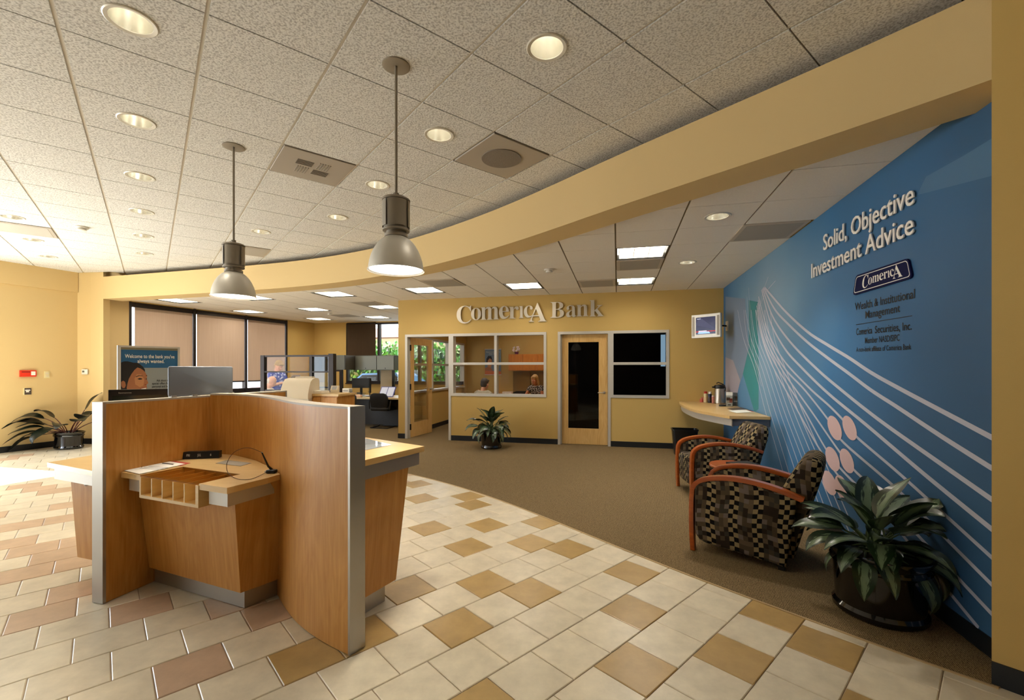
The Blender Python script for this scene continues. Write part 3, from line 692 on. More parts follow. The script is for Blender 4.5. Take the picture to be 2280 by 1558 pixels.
for (i, j), lab in zip(OFFICE_FILL_TROFFERS, ('unseen square light troffer added inside the glazed office, above the man', 'unseen square light troffer added inside the glazed office, nearer its wall cabinet')):
    o = copy_tree(tr0); c = GB.centre(i, j); o.location = (c[0], c[1], HR); o.rotation_euler = (0,0,AM); o['label'] = lab; o['group'] = 'unseen troffers added in the office ceiling'
def vent(name, label, G, cell, style, group):
    i, j = cell; c = G.centre(i, j)
    if style == 'speaker_plain': c = (c[0]-MU[0]*.022, c[1]-MU[1]*.022)
    o = thing(name, label, 'ceiling vent' if style != 'speaker' else 'speaker', (c[0], c[1], G.z), G.ang, group); h = G.p/2-.012
    mb = MB(); mb.rbox(-h,h,-h,h,-.006,.010,.006,2); finish('plate', mb, GREYV if G is GA else mat('vent_pale', '#c0b5a4', .6), o, smooth=0)
    if style == 'speaker':
        mb = MB(); mb.lathe([(.175,-.004),(.172,-.012),(.01,-.016)], 40); finish('grille', mb, mat('speaker_grille', '#7d7368', .7, bump=1.0, scale=260), o)
    elif style == 'diffuser':
        mb = MB()
        for q, (sx, sy) in enumerate(((-1,-1),(1,-1),(1,1),(-1,1))):
            for k in range(5):
                a = .03+.022*k
                if q % 2 == 0: mb.box(min(sx*.015,sx*.15),max(sx*.015,sx*.15),sy*a-.004,sy*a+.004,-.011,-.006)
                else: mb.box(sx*a-.004,sx*a+.004,min(sy*.015,sy*.15),max(sy*.015,sy*.15),-.011,-.006)
        finish('louver', mb, GREYV2, o, smooth=0)
    else:
        mb = MB(); mb.box(-h+.04,h-.04,-h+.04,h-.04,-.008,-.005); finish('perforated_face', mb, mat('perforated', '#b8ad9c' if G is GB else '#a8a196', .7, bump=.6, scale=220), o, smooth=0)
    return o
vent('air_vent', 'grey square air diffuser with louvres between the pendant rods', GA, (1,1), 'diffuser', 'grey ceiling panels in the lobby')
vent('ceiling_speaker', 'square grey ceiling panel with a round speaker grille, next to the soffit', GA, (3,-1), 'speaker', 'grey ceiling panels in the lobby')
vent('air_vent', 'flat grey air vent panel at the left photo edge', GA, (-3,8), 'flat', 'grey ceiling panels in the lobby')
vent('air_vent', 'flat grey air vent panel by the left pendant, against the soffit', GA, (1,7), 'flat', 'grey ceiling panels in the lobby')
for cell, lab in zip(LOUNGE_VENTS, ('flat grey vent panel between the two square troffers nearest the mural', 'flat grey vent panel left of the troffer nearest the sign wall', 'flat grey vent panel touching the top of the mural', 'flat grey vent panel below the soffit, above the open office door', 'flat grey vent panel next to the sign wall edge, left of it', 'flat grey vent panel farthest back, by a smoke detector')):
    vent('air_vent', lab, GB, cell, 'speaker_plain' if cell == (2,-1) else 'flat', 'grey vent panels in the lounge')
def smoke(label, G, cell):
    c = G.centre(*cell); o = thing('smoke_detector', label, 'smoke detector', (c[0], c[1], G.z), 0, 'smoke detectors')
    mb = MB(); mb.lathe([(.070,.001),(.072,-.012),(.062,-.020)], 28); finish('base', mb, WHITEP, o)
    mb = MB(); mb.lathe([(.040,-.020),(.042,-.030),(.050,-.032),(.048,-.044),(.030,-.052),(.004,-.054)], 28); finish('sensor_head', mb, WHITEP, o)
smoke('white smoke detector on the lobby ceiling at the left', GA, (-2,7))
smoke('white smoke detector above the wall letters', GB, (-2,1))
smoke('white smoke detector far back above the glass cubicle screen', GB, (-12,7))

# pendants
DOME = mat('satin_dome', '#d6d1c5', .45, .30); HOUS = mat('ballast_grey', '#958c7e', .45, .3)
def make_pendant():
    o = thing('pendant_lamp', '', 'pendant lamp'); zr = 2.035 - HL
    mb = MB(); mb.lathe([(.012,-.004),(.070,-.010),(.082,-.006),(.084,.002)], 36); finish('canopy', mb, HOUS, o)
    mb = MB(); mb.tube([(0,0,-.005),(0,0,zr+.46)], .0085, 10); mb.tube([(0,0,zr+.44),(0,0,zr+.47)], .018, 10); finish('rod', mb, HOUS, o)
    mb = MB(); mb.ball((-.03,0,zr+.452), .012); mb.tube([(-.03,0,zr+.452),(0,0,zr+.452)], .006, 8); finish('knuckle', mb, ALU, o)
    mb = MB(); mb.lathe([(.03,zr+.445),(.078,zr+.437),(.084,zr+.430),(.084,zr+.422),(.074,zr+.420),(.074,zr+.255),(.080,zr+.250),(.080,zr+.240),(.060,zr+.236)], 36); finish('ballast_housing', mb, HOUS, o)
    for k in range(4):
        a = R(20+90*k); mb = MB(); mb.T = Matrix.Rotation(a, 4, 'Z')
        mb.loft([[((.0815+d)*math.cos(t), (.0815+d)*math.sin(t), z) for t in [R(-38+76*i/8) for i in range(9)]] + [((.0805+d)*math.cos(t), (.0805+d)*math.sin(t), z) for t in [R(38-76*i/8) for i in range(9)]] for d, z in ((0,zr+.262),(0,zr+.418))]); finish('side_cover', mb, HOUS, o)
    mb = MB(); mb.lathe([(.058,zr+.240),(.058,zr+.222),(.068,zr+.220),(.068,zr+.205),(.060,zr+.200)], 36); finish('collar', mb, HOUS, o)
    prof = [(.055,.205),(.070,.198),(.090,.183),(.112,.158),(.132,.125),(.147,.09),(.157,.055),(.162,.02),(.163,.008),(.168,.006),(.168,0)]
    mb = MB(); mb.lathe([(r_, zr+z) for r_, z in prof] + [(r_-.004, zr+z) for r_, z in prof[::-1]][1:], 48, cap0=False, cap1=False); finish('shade', mb, DOME, o)
    mb = MB(); mb.lathe([(.002,zr+.006),(.156,zr+.010)], 40, cap0=False, cap1=False); finish('lens', mb, emis('pendant_glow', '#fff8ec', 7.0), o)
    return o
pd = make_pendant(); pd2 = copy_tree(pd)
for o, c, lab in ((pd, GA.centre(0,1), 'grey dome pendant lamp hanging over the far end of the wood kiosk, the left one'), (pd2, (F(882,146,HL).x, F(882,146,HL).y), 'grey dome pendant lamp nearer the camera, in front of the soffit, the right one')):
    o.location = (c[0], c[1], HL); o['label'] = lab; o['group'] = 'dome pendants over the lobby'
    add_light('pendant_beam', 'SPOT', (0,0,2.03-HL), (0,0,0), 50, (1.0,.90,.74), o, spot_size=R(130), spot_blend=.7, shadow_soft_size=.13)

# ------------------------------------------------------------------ the wood kiosk
CAPG = mat('panel_cap', '#b3aa9c', .5)
KX, KY = -1.95, 3.05
kiosk = thing('kiosk', 'curved wood veneer service kiosk with steel edges and three work counters on the tile floor', 'kiosk', (KX, KY, 0))
def kpart(name, mb, m_, parent=None, smooth=35): return finish(name, mb, m_, parent or kiosk, world=True, smooth=smooth)
PD = Vector((.2722, 1.0)).normalized(); PN = Vector((-PD.y, PD.x))
def pl(D, d=0.0): p = Vector((-3.2536 + .2722*D, D)); return (p.x + PN.x*d, p.y + PN.y*d)       # along the straight panel's near face; d: to its far side
PH = 1.238; PT = .088
mb = MB(); mb.prism([pl(2.765), pl(4.19), pl(4.19,PT), pl(2.765,PT)], .004, PH-.012)
sp = kpart('straight_panel', mb, CHERRY, smooth=0)
mb = MB(); mb.prism([pl(2.748,-.001), pl(2.766,-.001), pl(2.766,PT+.001), pl(2.748,PT+.001)], .003, PH); kpart('edge_strip', mb, ALU, sp, 0)
mb = MB(); mb.prism([pl(4.19,-.001), pl(4.206,-.001), pl(4.206,PT+.001), pl(4.19,PT+.001)], .003, PH); kpart('edge_strip', mb, ALU, sp, 0)
mb = MB(); mb.prism([pl(2.766,-.001), pl(4.19,-.001), pl(4.19,PT+.001), pl(2.766,PT+.001)], PH-.012, PH); kpart('panel_cap', mb, CAPG, sp, 0)
KC = smooth_path([(-2.315,3.445),(-2.2,3.44),(-2.087,3.395),(-1.95,3.315),(-1.814,3.2),(-1.64,3.03),(-1.48,2.85),(-1.36,2.69),(-1.235,2.555),(-1.09,2.43),(-.95,2.335),(-.826,2.262)], 1, 5)
mb = MB(); mb.strip(KC, .004, PH+.002, .093, 1); cp = kpart('curved_panel', mb, CHERRY)
mb = MB(); mb.strip(KC, PH+.002, PH+.014, .094, 1); kpart('panel_cap', mb, CAPG, cp, 60)
mb = MB(); e0 = Vector(KC[-1]); e1 = Vector(KC[-2]); td = (e0-e1).normalized(); tn = Vector((-td.y, td.x))
q = [e0 - tn*.001, e0 + td*.016 - tn*.001, e0 + td*.016 + tn*.095, e0 + tn*.095]; mb.prism([(p.x,p.y) for p in q], .003, PH+.014); kpart('edge_strip', mb, ALU, cp, 0)
# front counter: frame with its origin at the counter's left front corner, s along the front edge, t inwards
ST_ = Matrix.Translation((-2.472, 2.838, 0)) @ Matrix.Rotation(math.atan2(-.3813, .9244), 4, 'Z'); WZ = .79
def K(): m_ = MB(); m_.T = ST_; return m_
mb = K()
for poly in ([(.004,0),(.2,0),(.2,.25),(-.026,.25)], [(.75,0),(.983,0),(.990,.25),(.75,.25)], [(-.026,.25),(.2,.25),(.75,.25),(.990,.25),(.975,.345),(.685,.490),(.46,.580),(.135,.658),(.02,.658),(-.072,.60)]): mb.prism(poly, WZ-.034, WZ)
wt = kpart('front_counter', mb, LAMI, smooth=0)
for a_ in ((.03,.195,.03,.045),(.79,.945,.03,.045),(.93,.945,.045,.33)):
    mb = K(); mb.box(*a_,.672,WZ-.034); kpart('apron', mb, ALUW, wt, 0)
tray = K(); t0, t1, zb, zt_ = -.004, .30, .652, WZ-.010
tray.box(.2,.75,t0,t1,zb,zb+.018); tray.box(.2,.215,t0,t1,zb+.018,zt_); tray.box(.725,.75,t0,t1,zb+.018,zt_); tray.box(.215,.725,t1-.012,t1,zb+.018,zt_-.02)
tr_ = kpart('slip_tray', tray, LAMI, smooth=0)
for k in range(4):
    x = .215 + .51*(k+1)/5; mb = K(); mb.box(x-.004,x+.004,t0+.002,t1-.012,zb+.018,zt_-.002); kpart('divider', mb, LAMI, tr_, 0)
mb = K(); mb.box(.202,.748,.0,.25,WZ-.009,WZ-.002); kpart('glass_cover', mb, glass_mat('smoked_glass', '#efe2c6', .02, edge=.10), tr_, 0)
mb = K(); mb.prism([(-.02,.170),(.866,.165),(.93,.40),(-.06,.50)], .115, .756, [(-.01,.095),(.914,.09),(.955,.36),(-.06,.50)]); kpart('front_cabinet', mb, CHERRY, smooth=0)
mb = K(); mb.prism([(-.03,.208),(.848,.204),(.90,.42),(-.06,.5)], .003, .115); kpart('plinth', mb, ALU, smooth=0)
# right counter (higher, on the far side of the curved panel)
def Q(a, b): return (-.57 - .4747*a - .88*b, 2.92 - .88*a + .4747*b)
RZ = .94
mb = MB(); mb.prism([Q(*p) for p in ((0,0),(.572,0),(.562,.21),(.52,.395),(.462,.56),(.32,.70),(-.09,.63))][::-1], RZ-.034, RZ); rc = kpart('right_counter', mb, LAMI, smooth=0)
for p, q in (((.03,.03),(.57,.03)), ((.03,.03),(-.05,.60))):
    mb = MB(); a, b_ = Vector(Q(*p)), Vector(Q(*q)); d = (b_-a).normalized(); n = Vector((-d.y, d.x))*.012; mb.prism([tuple(a-n), tuple(b_-n), tuple(b_+n), tuple(a+n)], RZ-.115, RZ-.034); kpart('apron', mb, ALU, rc, 0)
mb = MB(); mb.prism([Q(*p) for p in ((.155,.10),(.565,.10),(.50,.42),(.44,.53),(.30,.66),(.08,.52))][::-1], .115, RZ-.034, [Q(*p) for p in ((.08,.05),(.565,.05),(.505,.42),(.44,.55),(.30,.67),(.0,.58))][::-1]); kpart('right_cabinet', mb, CHERRY, smooth=0)
mb = MB(); mb.prism([Q(*p) for p in ((.22,.13),(.56,.13),(.49,.42),(.42,.52),(.30,.60),(.14,.5))][::-1], .003, .115); kpart('plinth', mb, ALU, smooth=0)
# left counter behind the straight panel
mb = MB(); mb.prism([(-3.24,3.13), pl(2.80,PT+.002), pl(3.62,PT+.002), (-3.09,3.66)], WZ-.034, WZ); lc = kpart('left_counter', mb, LAMI, smooth=0)
mb = MB(); mb.prism([(-3.195,3.135), pl(2.84,PT+.002), pl(2.86,PT+.002), (-3.18,3.155)], WZ-.115, WZ-.034); kpart('apron', mb, ALUW, lc, 0); mb = MB(); mb.prism([(-3.195,3.135),(-3.18,3.155),(-3.05,3.62),(-3.07,3.62)], WZ-.115, WZ-.034); kpart('apron', mb, ALUW, lc, 0)
cb = [(-3.065,3.168), (-2.50,2.965), pl(3.5,PT+.002), (-2.98,3.56)]; ct = [(-3.108,3.155), (-2.50,2.94), pl(3.5,PT+.002), (-3.0,3.60)]
cb[1] = pl(2.97,PT+.002); ct[1] = pl(2.94,PT+.002)
mb = MB(); mb.prism(cb, .115, WZ-.034, ct); lcab = kpart('left_cabinet', mb, CHERRY, smooth=0)
mb = MB(); a, b_ = Vector(ct[0]), Vector(ct[1]); d = (b_-a).normalized(); n = Vector((-d.y, d.x)); s0 = .15
q0, q1 = Vector(cb[0]), Vector(cb[1])
for f0, f1 in ((.30,.98),):
    pa, pb = a.lerp(b_,f0)-n*.012, a.lerp(b_,f1)-n*.012; pc, pd_ = q0.lerp(q1,f0)-n*.012, q0.lerp(q1,f1)-n*.012
    mb.prism([tuple(pc), tuple(pd_), tuple(pd_+n*.014), tuple(pc+n*.014)], .13, WZ-.05, [tuple(pa), tuple(pb), tuple(pb+n*.014), tuple(pa+n*.014)])
cd = kpart('cabinet_door', mb, CHERRY, lcab, 0)
mb = MB(); c_ = a.lerp(b_,.37)-n*.020; mb.ball((c_.x, c_.y, .655), .013); kpart('lock', mb, ALU, lcab)
mb = MB(); mb.prism([(-3.0,3.22), pl(3.05,PT+.002), pl(3.45,PT+.002), (-2.93,3.5)], .003, .115); kpart('plinth', mb, ALU, smooth=0)
# grey privacy screen clipped on the straight panel
mb = MB(); p0, p1 = Vector(pl(3.165, PT*.45)), Vector(pl(3.672, PT*.45)); ln = (p1-p0).length
sm = Matrix.Translation((p0.x, p0.y, PH)) @ Matrix.Rotation(math.atan2((p1-p0).y, (p1-p0).x), 4, 'Z') @ Matrix.Rotation(R(90), 4, 'X')
mb.T = sm; mb.rbox(0, ln, .006, .222, -.006, .006, .014, 4)
scr = kpart('privacy_screen', mb, mat('screen_grey', '#858b94', .42, .35))
for f in (.06, .36, .97):
    mb = MB(); mb.T = sm; mb.box(ln*f-.02, ln*f+.02, -.0, .014, -.014, .014); kpart('clip', mb, ALU, scr, 0)

# things on the kiosk
def on_counter(px, py, z=WZ): return F(px, py, z)
a, b_ = Vector((-2.375,3.252)), Vector((-2.145,3.300)); ang = math.atan2((b_-a).y, (b_-a).x)
o = thing('date_display', 'black perpetual date block reading FRI JUL 6 on the front counter', 'desk calendar', ((a.x+b_.x)/2, (a.y+b_.y)/2, WZ+.001), ang)
mb = MB(); w_ = (b_-a).length/2; mb.loft([[(x,-.022,0),(x,.03,0),(x,.03,.050),(x,-.012,.050)] for x in (-w_, w_)]); finish('block', mb, BLACKP, o, smooth=0)
for body, x0, x1 in (('FRI',-.80,-.62),('JUL',-.20,0.0),('6',.50,.57)):
    mb = MB(); put_text(mb, body, lambda s_, t_, d: Vector((w_*(x0+(x1-x0)*s_), -.0222+.010*((.018+.017*t_)/.05)-.0004, .018+.017*t_))); finish('lettering', mb, PAPER, o, smooth=0, recalc=False)
def sheet(name, label, cat, pts, z, m_, group=None, parts=()):
    c = sum((Vector(p) for p in pts), Vector((0,0)))/len(pts); o = thing(name, label, cat, (c.x, c.y, z), 0, group)
    mb = MB(); mb.prism([(p[0]-c.x, p[1]-c.y) for p in pts], 0, .0015); finish('sheet', mb, m_, o, smooth=0)
    for nm, poly, m2 in parts:
        mb = MB(); mb.prism([(p[0]-c.x, p[1]-c.y) for p in poly], .0015, .0018); finish(nm, mb, m2, o, smooth=0)
    return o
def fl(pts, z): return [tuple(F(x, y, z)[:2]) for x, y in pts]
RED = mat('print_red', '#a8301c', .6); INK = mat('ink_black', '#17171a', .7); INKG = mat('ink_grey', '#a9a9a8', .8)
sheet('brochure', 'red headed brochure under the white sheet on the front counter', 'brochure', fl([(352,1032),(377,1025.5),(424,1031),(402,1037.5)], WZ), WZ+.001, RED)
sheet('paper', 'white printed sheet lying left of the slip tray on the front counter', 'paper', fl([(277,1048.5),(311,1056.5),(412,1034),(372,1027.5)], WZ), WZ+.0032, PAPER, None,
      [('heading', fl([(360,1033.5),(362,1031.5),(388,1034),(385,1036)], WZ), INK), ('mark', fl([(313,1041),(315,1040),(317,1041),(315,1042)], WZ), INK)] + [('text_block', fl([(330-10*k,1039.5+2.2*k),(331-10*k,1038.8+2.2*k),(375-10*k,1042+2.2*k),(373-10*k,1043+2.2*k)], WZ), INKG) for k in range(3)])
sheet('metal_plate', 'thin grey plate lying by the pen on the front counter', 'plate', fl([(480,1031.5),(505,1024.5),(560,1031),(536,1038)], WZ), WZ+.001, mat('plate_grey', '#8e8676', .5, .3))
GL = sheet('glass_mat', 'glossy sheet on the right counter, coloured pale for the mirrored window', 'desk mat', [Q(*p) for p in ((.07,.22),(.50,.22),(.46,.50),(.33,.60),(-.04,.56))], RZ+.001, mat('glossy_sheet', '#cfd6da', .04, 0, coat=1.0))  # pale blue-grey colour carries the window reflection
# pen on a cord
o = thing('counter_pen', 'black pen in a weighted base with a long looping cord on the front counter', 'pen', (-1.505, 2.815, WZ))
mb = MB(); mb.rbox(-.03,.028,-.02,.02,0,.022,.008); finish('base', mb, BLACKP, o)
mb = MB(); mb.rbox(-.040,-.030,-.014,.014,.004,.016,.003); finish('name_plate', mb, ALU, o)
tip = P(583,1007,2.76)
mb = MB(); mb.tube([(-1.505,2.815,WZ+.02), (-1.52,2.80,WZ+.045), tuple(tip)], [.0075,.006,.0042], 10); finish('pen', mb, BLACKP, o, world=True)
cord = catmull([tip, P(560,998,2.74), P(540,998,2.72), P(520,1008,2.70), P(506,1029,2.68), Vector((*F(506,1048,WZ+.02)[:2],WZ+.02)), Vector((*F(516,1060,WZ+.004)[:2],WZ+.004)), Vector((*F(535,1067,WZ+.003)[:2],WZ+.003)), Vector((*F(562,1065.5,WZ+.003)[:2],WZ+.003)), Vector((-1.535,2.80,WZ+.006))], 8)
mb = MB(); mb.tube(cord, .0016, 6); finish('cord', mb, mat('cord_brown', '#3a1f12', .5), o, world=True)
# little stacks of slips inside the tray
for k in range(5):
    x = .215 + .51*(k+.80)/5; p = ST_ @ Vector((x-.012, .045, zb+.018))
    o = thing('slip_stack', '%s stack of white slips in the wooden tray under the glass cover' % ('leftmost', 'second from left', 'middle', 'fourth from left', 'rightmost')[k], 'paper slips', tuple(p), math.atan2(-.3813, .9244), 'slips in the counter tray')
    mb = MB(); mb.box(-.022,.022,0,.09,0,.012+.006*(k%3)); finish('slips', mb, PAPER, o, smooth=0)
    mb = MB(); mb.box(-.020,.014,.0,.02,.03,.033); mb.tube([(.0,.012,.012),(.0,.012,.031)], .006, 8); finish('clip', mb, ALU, o)

# desktop monitor behind the straight panel
ma = Vector((-3.07,3.42)); mbb = Vector((-2.62,3.72)); ang = math.atan2((mbb-ma).y, (mbb-ma).x); ln = (mbb-ma).length
o = thing('monitor', 'black flat monitor peeking over the kiosk panel below the welcome poster', 'monitor', ((ma.x+mbb.x)/2, (ma.y+mbb.y)/2, WZ), ang)
mb = MB(); mb.lathe([(.11,0),(.11,.008),(.03,.016)], 24); finish('stand_base', mb, BLACKP, o)
mb = MB(); mb.box(-.025,.025,.028,.05,.012,.30); finish('stand_neck', mb, BLACKP, o, smooth=0)
mb = MB(); mb.box(-ln/2,ln/2,-.022,.028,.14,.492); scrn = finish('housing', mb, BLACKP, o, smooth=0)
mb = MB(); mb.box(-ln/2+.02,ln/2-.02,-.0235,-.0215,.16,.445); finish('screen', mb, mat('screen_off', '#20241f', .12), scrn, smooth=0)
mb = MB(); put_text(mb, 'lenovo', lambda s_, t_, d: Vector((-ln/2+.06+.075*s_, -.0226, .463+.010*t_))); finish('lettering', mb, ALUW, scrn, smooth=0, recalc=False)

# welcome poster on a floor stand
def poster_art(mb_fn, col_bg, crop, polys):
    pass
PX0, PX1, PY0, PY1 = 258.0, 1055.0, 190.0, 850.0
def pst(pts, w, h, d): return [Vector((((x-PX0)/(PX1-PX0))*w, -d, (1-(y-PY0)/(PY1-PY0))*h)) for x, y in pts]
SKIN = mat('poster_skin', '#a56a45', .6); SKIN2 = mat('poster_skin_light', '#bd8458', .6); HAIRB = mat('poster_hair', '#130d0b', .6)
PBLUE = mat('poster_blue', '#1d5a86', .55); PGREY = mat('poster_grey', '#8f9696', .55, vary=.12, scale=3); PKHAKI = mat('poster_edge', '#8a8268', .6); LIPS = mat('poster_lips', '#8a3a2a', .6)
HAIR_P = [(258,400),(300,382),(345,380),(390,390),(430,400),(480,400),(520,425),(555,455),(580,490),(586,530),(560,505),(525,480),(480,465),(440,500),(400,555),(365,620),(345,690),(335,745),(350,800),(370,850),(258,850)]
FACE_P = [(480,465),(525,480),(560,505),(588,535),(600,560),(615,585),(608,610),(615,645),(630,685),(608,705),(604,722),(612,742),(606,762),(603,790),(592,822),(560,840),(500,832),(440,850),(370,850),(350,800),(335,745),(345,690),(365,620),(400,555),(440,500)]
CHEEK_P = [(470,560),(530,560),(575,640),(560,720),(510,740),(450,700),(440,620)]
EAR_P = [(262,665),(290,645),(315,665),(325,710),(312,745),(285,748),(265,720)]
def poster_face(parent, w, h):
    for nm, poly, m_, d in (('hair', HAIR_P, HAIRB, .0016), ('face', FACE_P, SKIN, .0020), ('cheek', CHEEK_P, SKIN2, .0022), ('ear', EAR_P, SKIN, .0022), ('brow', [(455,592),(500,575),(550,580),(552,588),(505,584),(460,600)], HAIRB, .0024), ('brow', [(596,575),(612,572),(612,580),(598,583)], HAIRB, .0024),
                            ('eye', [(478,625),(510,612),(545,622),(545,632),(505,636)], HAIRB, .0024), ('eye', [(590,625),(610,620),(610,632),(592,634)], HAIRB, .0024), ('nostril', [(575,705),(600,700),(602,712),(580,714)], LIPS, .0024),
                            ('lips', [(510,760),(560,748),(606,740),(600,760),(596,785),(560,790),(530,778)], LIPS, .0024), ('teeth', [(525,764),(565,756),(602,750),(596,768),(560,772)], PAPER, .0026)):
        mb = MB(); mb.add(pst(poly, w, h, d), [tuple(range(len(poly)))]); finish(nm, mb, m_, parent, smooth=0, recalc=False)
pa, pb = Vector((-4.53,5.2)), Vector((-4.17,5.60)); ang = math.atan2((pb-pa).y, (pb-pa).x); W_ = (pb-pa).length; ZB, ZT = 1.13, 1.69
o = thing('poster_stand', 'silver framed floor stand poster saying Welcome to the bank you have always wanted', 'poster', (pa.x, pa.y, 0), ang)
mb = MB(); mb.lathe([(.22,.004),(.22,.02),(.03,.03)], 32, W_/2, .05); finish('base', mb, ALU, o)
mb = MB(); mb.tube([(W_/2,.05,.02),(W_/2,.05,1.2)], .016, 12); finish('pole', mb, ALU, o)
mb = MB(); e = .022
mb.box(-.03,0,-.012,.03,ZB,ZT+e); mb.box(W_,W_+e,-.012,.03,ZB,ZT+e); mb.box(0,W_,-.012,.03,ZT,ZT+e); mb.box(0,W_,-.012,.03,ZB-e,ZB); finish('frame', mb, ALUW, o, smooth=0)
mb = MB(); mb.box(0,W_,.0,.012,ZB,ZT); card = finish('poster_card', mb, PGREY, o, smooth=0)
art = bpy.data.objects.new('printed_art', None)
mb = MB(); mb.add([(0,-.0008,ZT-.025),(W_,-.0008,ZT-.025),(W_,-.0008,ZT),(0,-.0008,ZT)], [(0,1,2,3)]); finish('top_strip', mb, PKHAKI, card, smooth=0, recalc=False)
zb_ = ZB + (1-(470-PY0)/(PY1-PY0))*(ZT-ZB)
mb = MB(); mb.add([(0,-.0008,zb_),(W_,-.0008,zb_),(W_,-.0008,ZT-.025),(0,-.0008,ZT-.025)], [(0,1,2,3)]); finish('blue_band', mb, PBLUE, card, smooth=0, recalc=False)
bpy.data.objects.remove(art)
hold = MB()
def lift(nm_parent, w, h, z0):
    n0 = set(sc.objects); poster_face(nm_parent, w, h)
    for x in set(sc.objects) - n0: x.location.z = z0
lift(card, W_, ZT-ZB, ZB)
def ptext(body, x0, x1, yb, cap, m_, off=0.0):
    mb = MB(); H_ = ZT-ZB
    put_text(mb, body, lambda s_, t_, d: Vector(((x0+(x1-x0)*s_-PX0)/(PX1-PX0)*W_, -.0028, ZB+(1-(yb-cap*t_-PY0)/(PY1-PY0))*H_)), off=off); finish('lettering', mb, m_, card, smooth=0, recalc=False)
ptext("Welcome to the bank you've", 312, 1008, 333, 50, PAPER, .012); ptext('always wanted.', 480, 858, 400, 50, PAPER, .012)
for k, (body, x0, x1) in enumerate((('Ask about our',745,945),('special offers for your',682,1010),('personal and business',682,1006),('banking needs.',735,948))): ptext(body, x0, x1, 664+43*k, 28, INK, .022)

# ------------------------------------------------------------------ the mural
m, t, b = new_mat('mural_blue'); tcn = N(t, 'ShaderNodeTexCoord'); sx = N(t, 'ShaderNodeSeparateXYZ'); t.links.new(tcn.outputs['Object'], sx.inputs[0])
vm = N(t, 'ShaderNodeVectorMath', operation='DISTANCE'); cb_ = N(t, 'ShaderNodeCombineXYZ'); t.links.new(sx.outputs[1], cb_.inputs[0]); t.links.new(sx.outputs[2], cb_.inputs[1])
vm.inputs[1].default_value = (6.3, 2.15, 0); t.links.new(cb_.outputs[0], vm.inputs[0])
nz = N(t, 'ShaderNodeTexNoise'); nz.inputs['Scale'].default_value = 1.1; nz.inputs['Detail'].default_value = 1; t.links.new(tcn.outputs['Object'], nz.inputs['Vector'])
ad = N(t, 'ShaderNodeMath', operation='MULTIPLY_ADD'); ad.inputs[1].default_value = 1.2; t.links.new(nz.outputs['Fac'], ad.inputs[0]); t.links.new(vm.outputs['Value'], ad.inputs[2])
mr = N(t, 'ShaderNodeMapRange'); mr.inputs[1].default_value = .4; mr.inputs[2].default_value = 4.2; t.links.new(ad.outputs[0], mr.inputs[0])
cr = N(t, 'ShaderNodeValToRGB'); e = cr.color_ramp.elements; e[0].position = 0; e[0].color = lin('#86a0b4'); e[1].position = 1; e[1].color = lin('#335a7e')
for p_, c_ in ((.30,'#6590b0'),(.58,'#3670a0')): q_ = e.new(p_); q_.color = lin(c_)
t.links.new(mr.outputs[0], cr.inputs[0]); t.links.new(cr.outputs[0], b.inputs['Base Color']); b.inputs['Roughness'].default_value = .55
MURAL = m
mural = thing('mural', 'blue wall mural with a fan of pale curved lines and white raised lettering', 'mural', (0,0,0), AM)
mb = MB(); mb.box(UM-.004, UM, 2.45, VB-.001, .106, HR-.002); panel = finish('panel', mb, MURAL, mural, smooth=0)
def wallpoly(pts, d): return [(UM-d, *onU(x, y)) for x, y in pts]
def mpoly(name, pts, col, d, parent=panel, alpha=1.0):
    mb = MB(); mb.add(wallpoly(pts, d), [tuple(range(len(pts)))[::-1]]); m_ = mat(name + col[1:], col, .55)
    finish(name, mb, m_, parent, smooth=0, recalc=False)
mpoly('colour_field', [(1616,660),(1660,665),(1668,775),(1655,832),(1640,880),(1616,905)], '#7488a2', .0048)
mpoly('colour_field', [(1616,795),(1633,802),(1649,847),(1642,878),(1616,892)], '#9b97a4', .0052)
mpoly('colour_field', [(1668,668),(1688,672),(1690,800),(1690,910),(1681,918),(1655,832),(1668,775)], '#2c7f86', .0055)
mpoly('colour_field', [(2227,298),(2150,345),(2064,393),(2044,434),(2227,387)], '#4a7295', .0048)
LINEM = mat('mural_line', '#b9bac8', .6); LINEP = mat('mural_line_pink', '#d0b3b3', .55)
lines = [[(1704,640),(1726,666),(1755,698),(1800,739),(1845,768),(1893,797),(1941,829),(2000,862),(2100,915),(2229,983)],
 [(1701,640),(1726,688),(1758,723),(1800,762),(1845,797),(1893,832),(1941,868),(2000,906),(2100,972),(2229,1053)],
 [(1699,642),(1722,705),(1760,760),(1819,820),(1880,872),(1960,935),(2080,1020),(2229,1124)],
 [(1697,645),(1716,715),(1748,775),(1788,820),(1845,875),(1930,945),(2060,1055),(2229,1192)],
 [(1690,660),(1712,740),(1745,800),(1800,860),(1850,905),(1895,952),(1911,974),(2000,1050),(2100,1140),(2228,1256)],
 [(1689,668),(1708,745),(1745,815),(1795,870),(1860,953),(1880,985),(2001,1090),(2110,1200),(2226,1316)],
 [(1688,675),(1705,750),(1741,820),(1810,918),(1888,1028),(1950,1090),(2091,1239),(2224,1380)],
 [(1686,680),(1702,755),(1733,820),(1790,910),(1856,1022),(1960,1130),(2082,1277),(2222,1446)],
 [(1684,690),(1700,760),(1724,820),(1775,910),(1830,1005),(1900,1100),(2084,1339),(2200,1474)]]
for x8, x10 in ((1750,1830),(1741,1819),(1733,1807),(1724,1793),(1715,1783),(1707,1771),(1698,1759),(1689,1745),(1681,1733)):
    lines.append([(x8-38+12*rnd.random(),690),(x8-24,755),(x8,820),((x8+x10)/2-2,914),(x10,1009),(x10+(x10-x8)*.95,1185)])
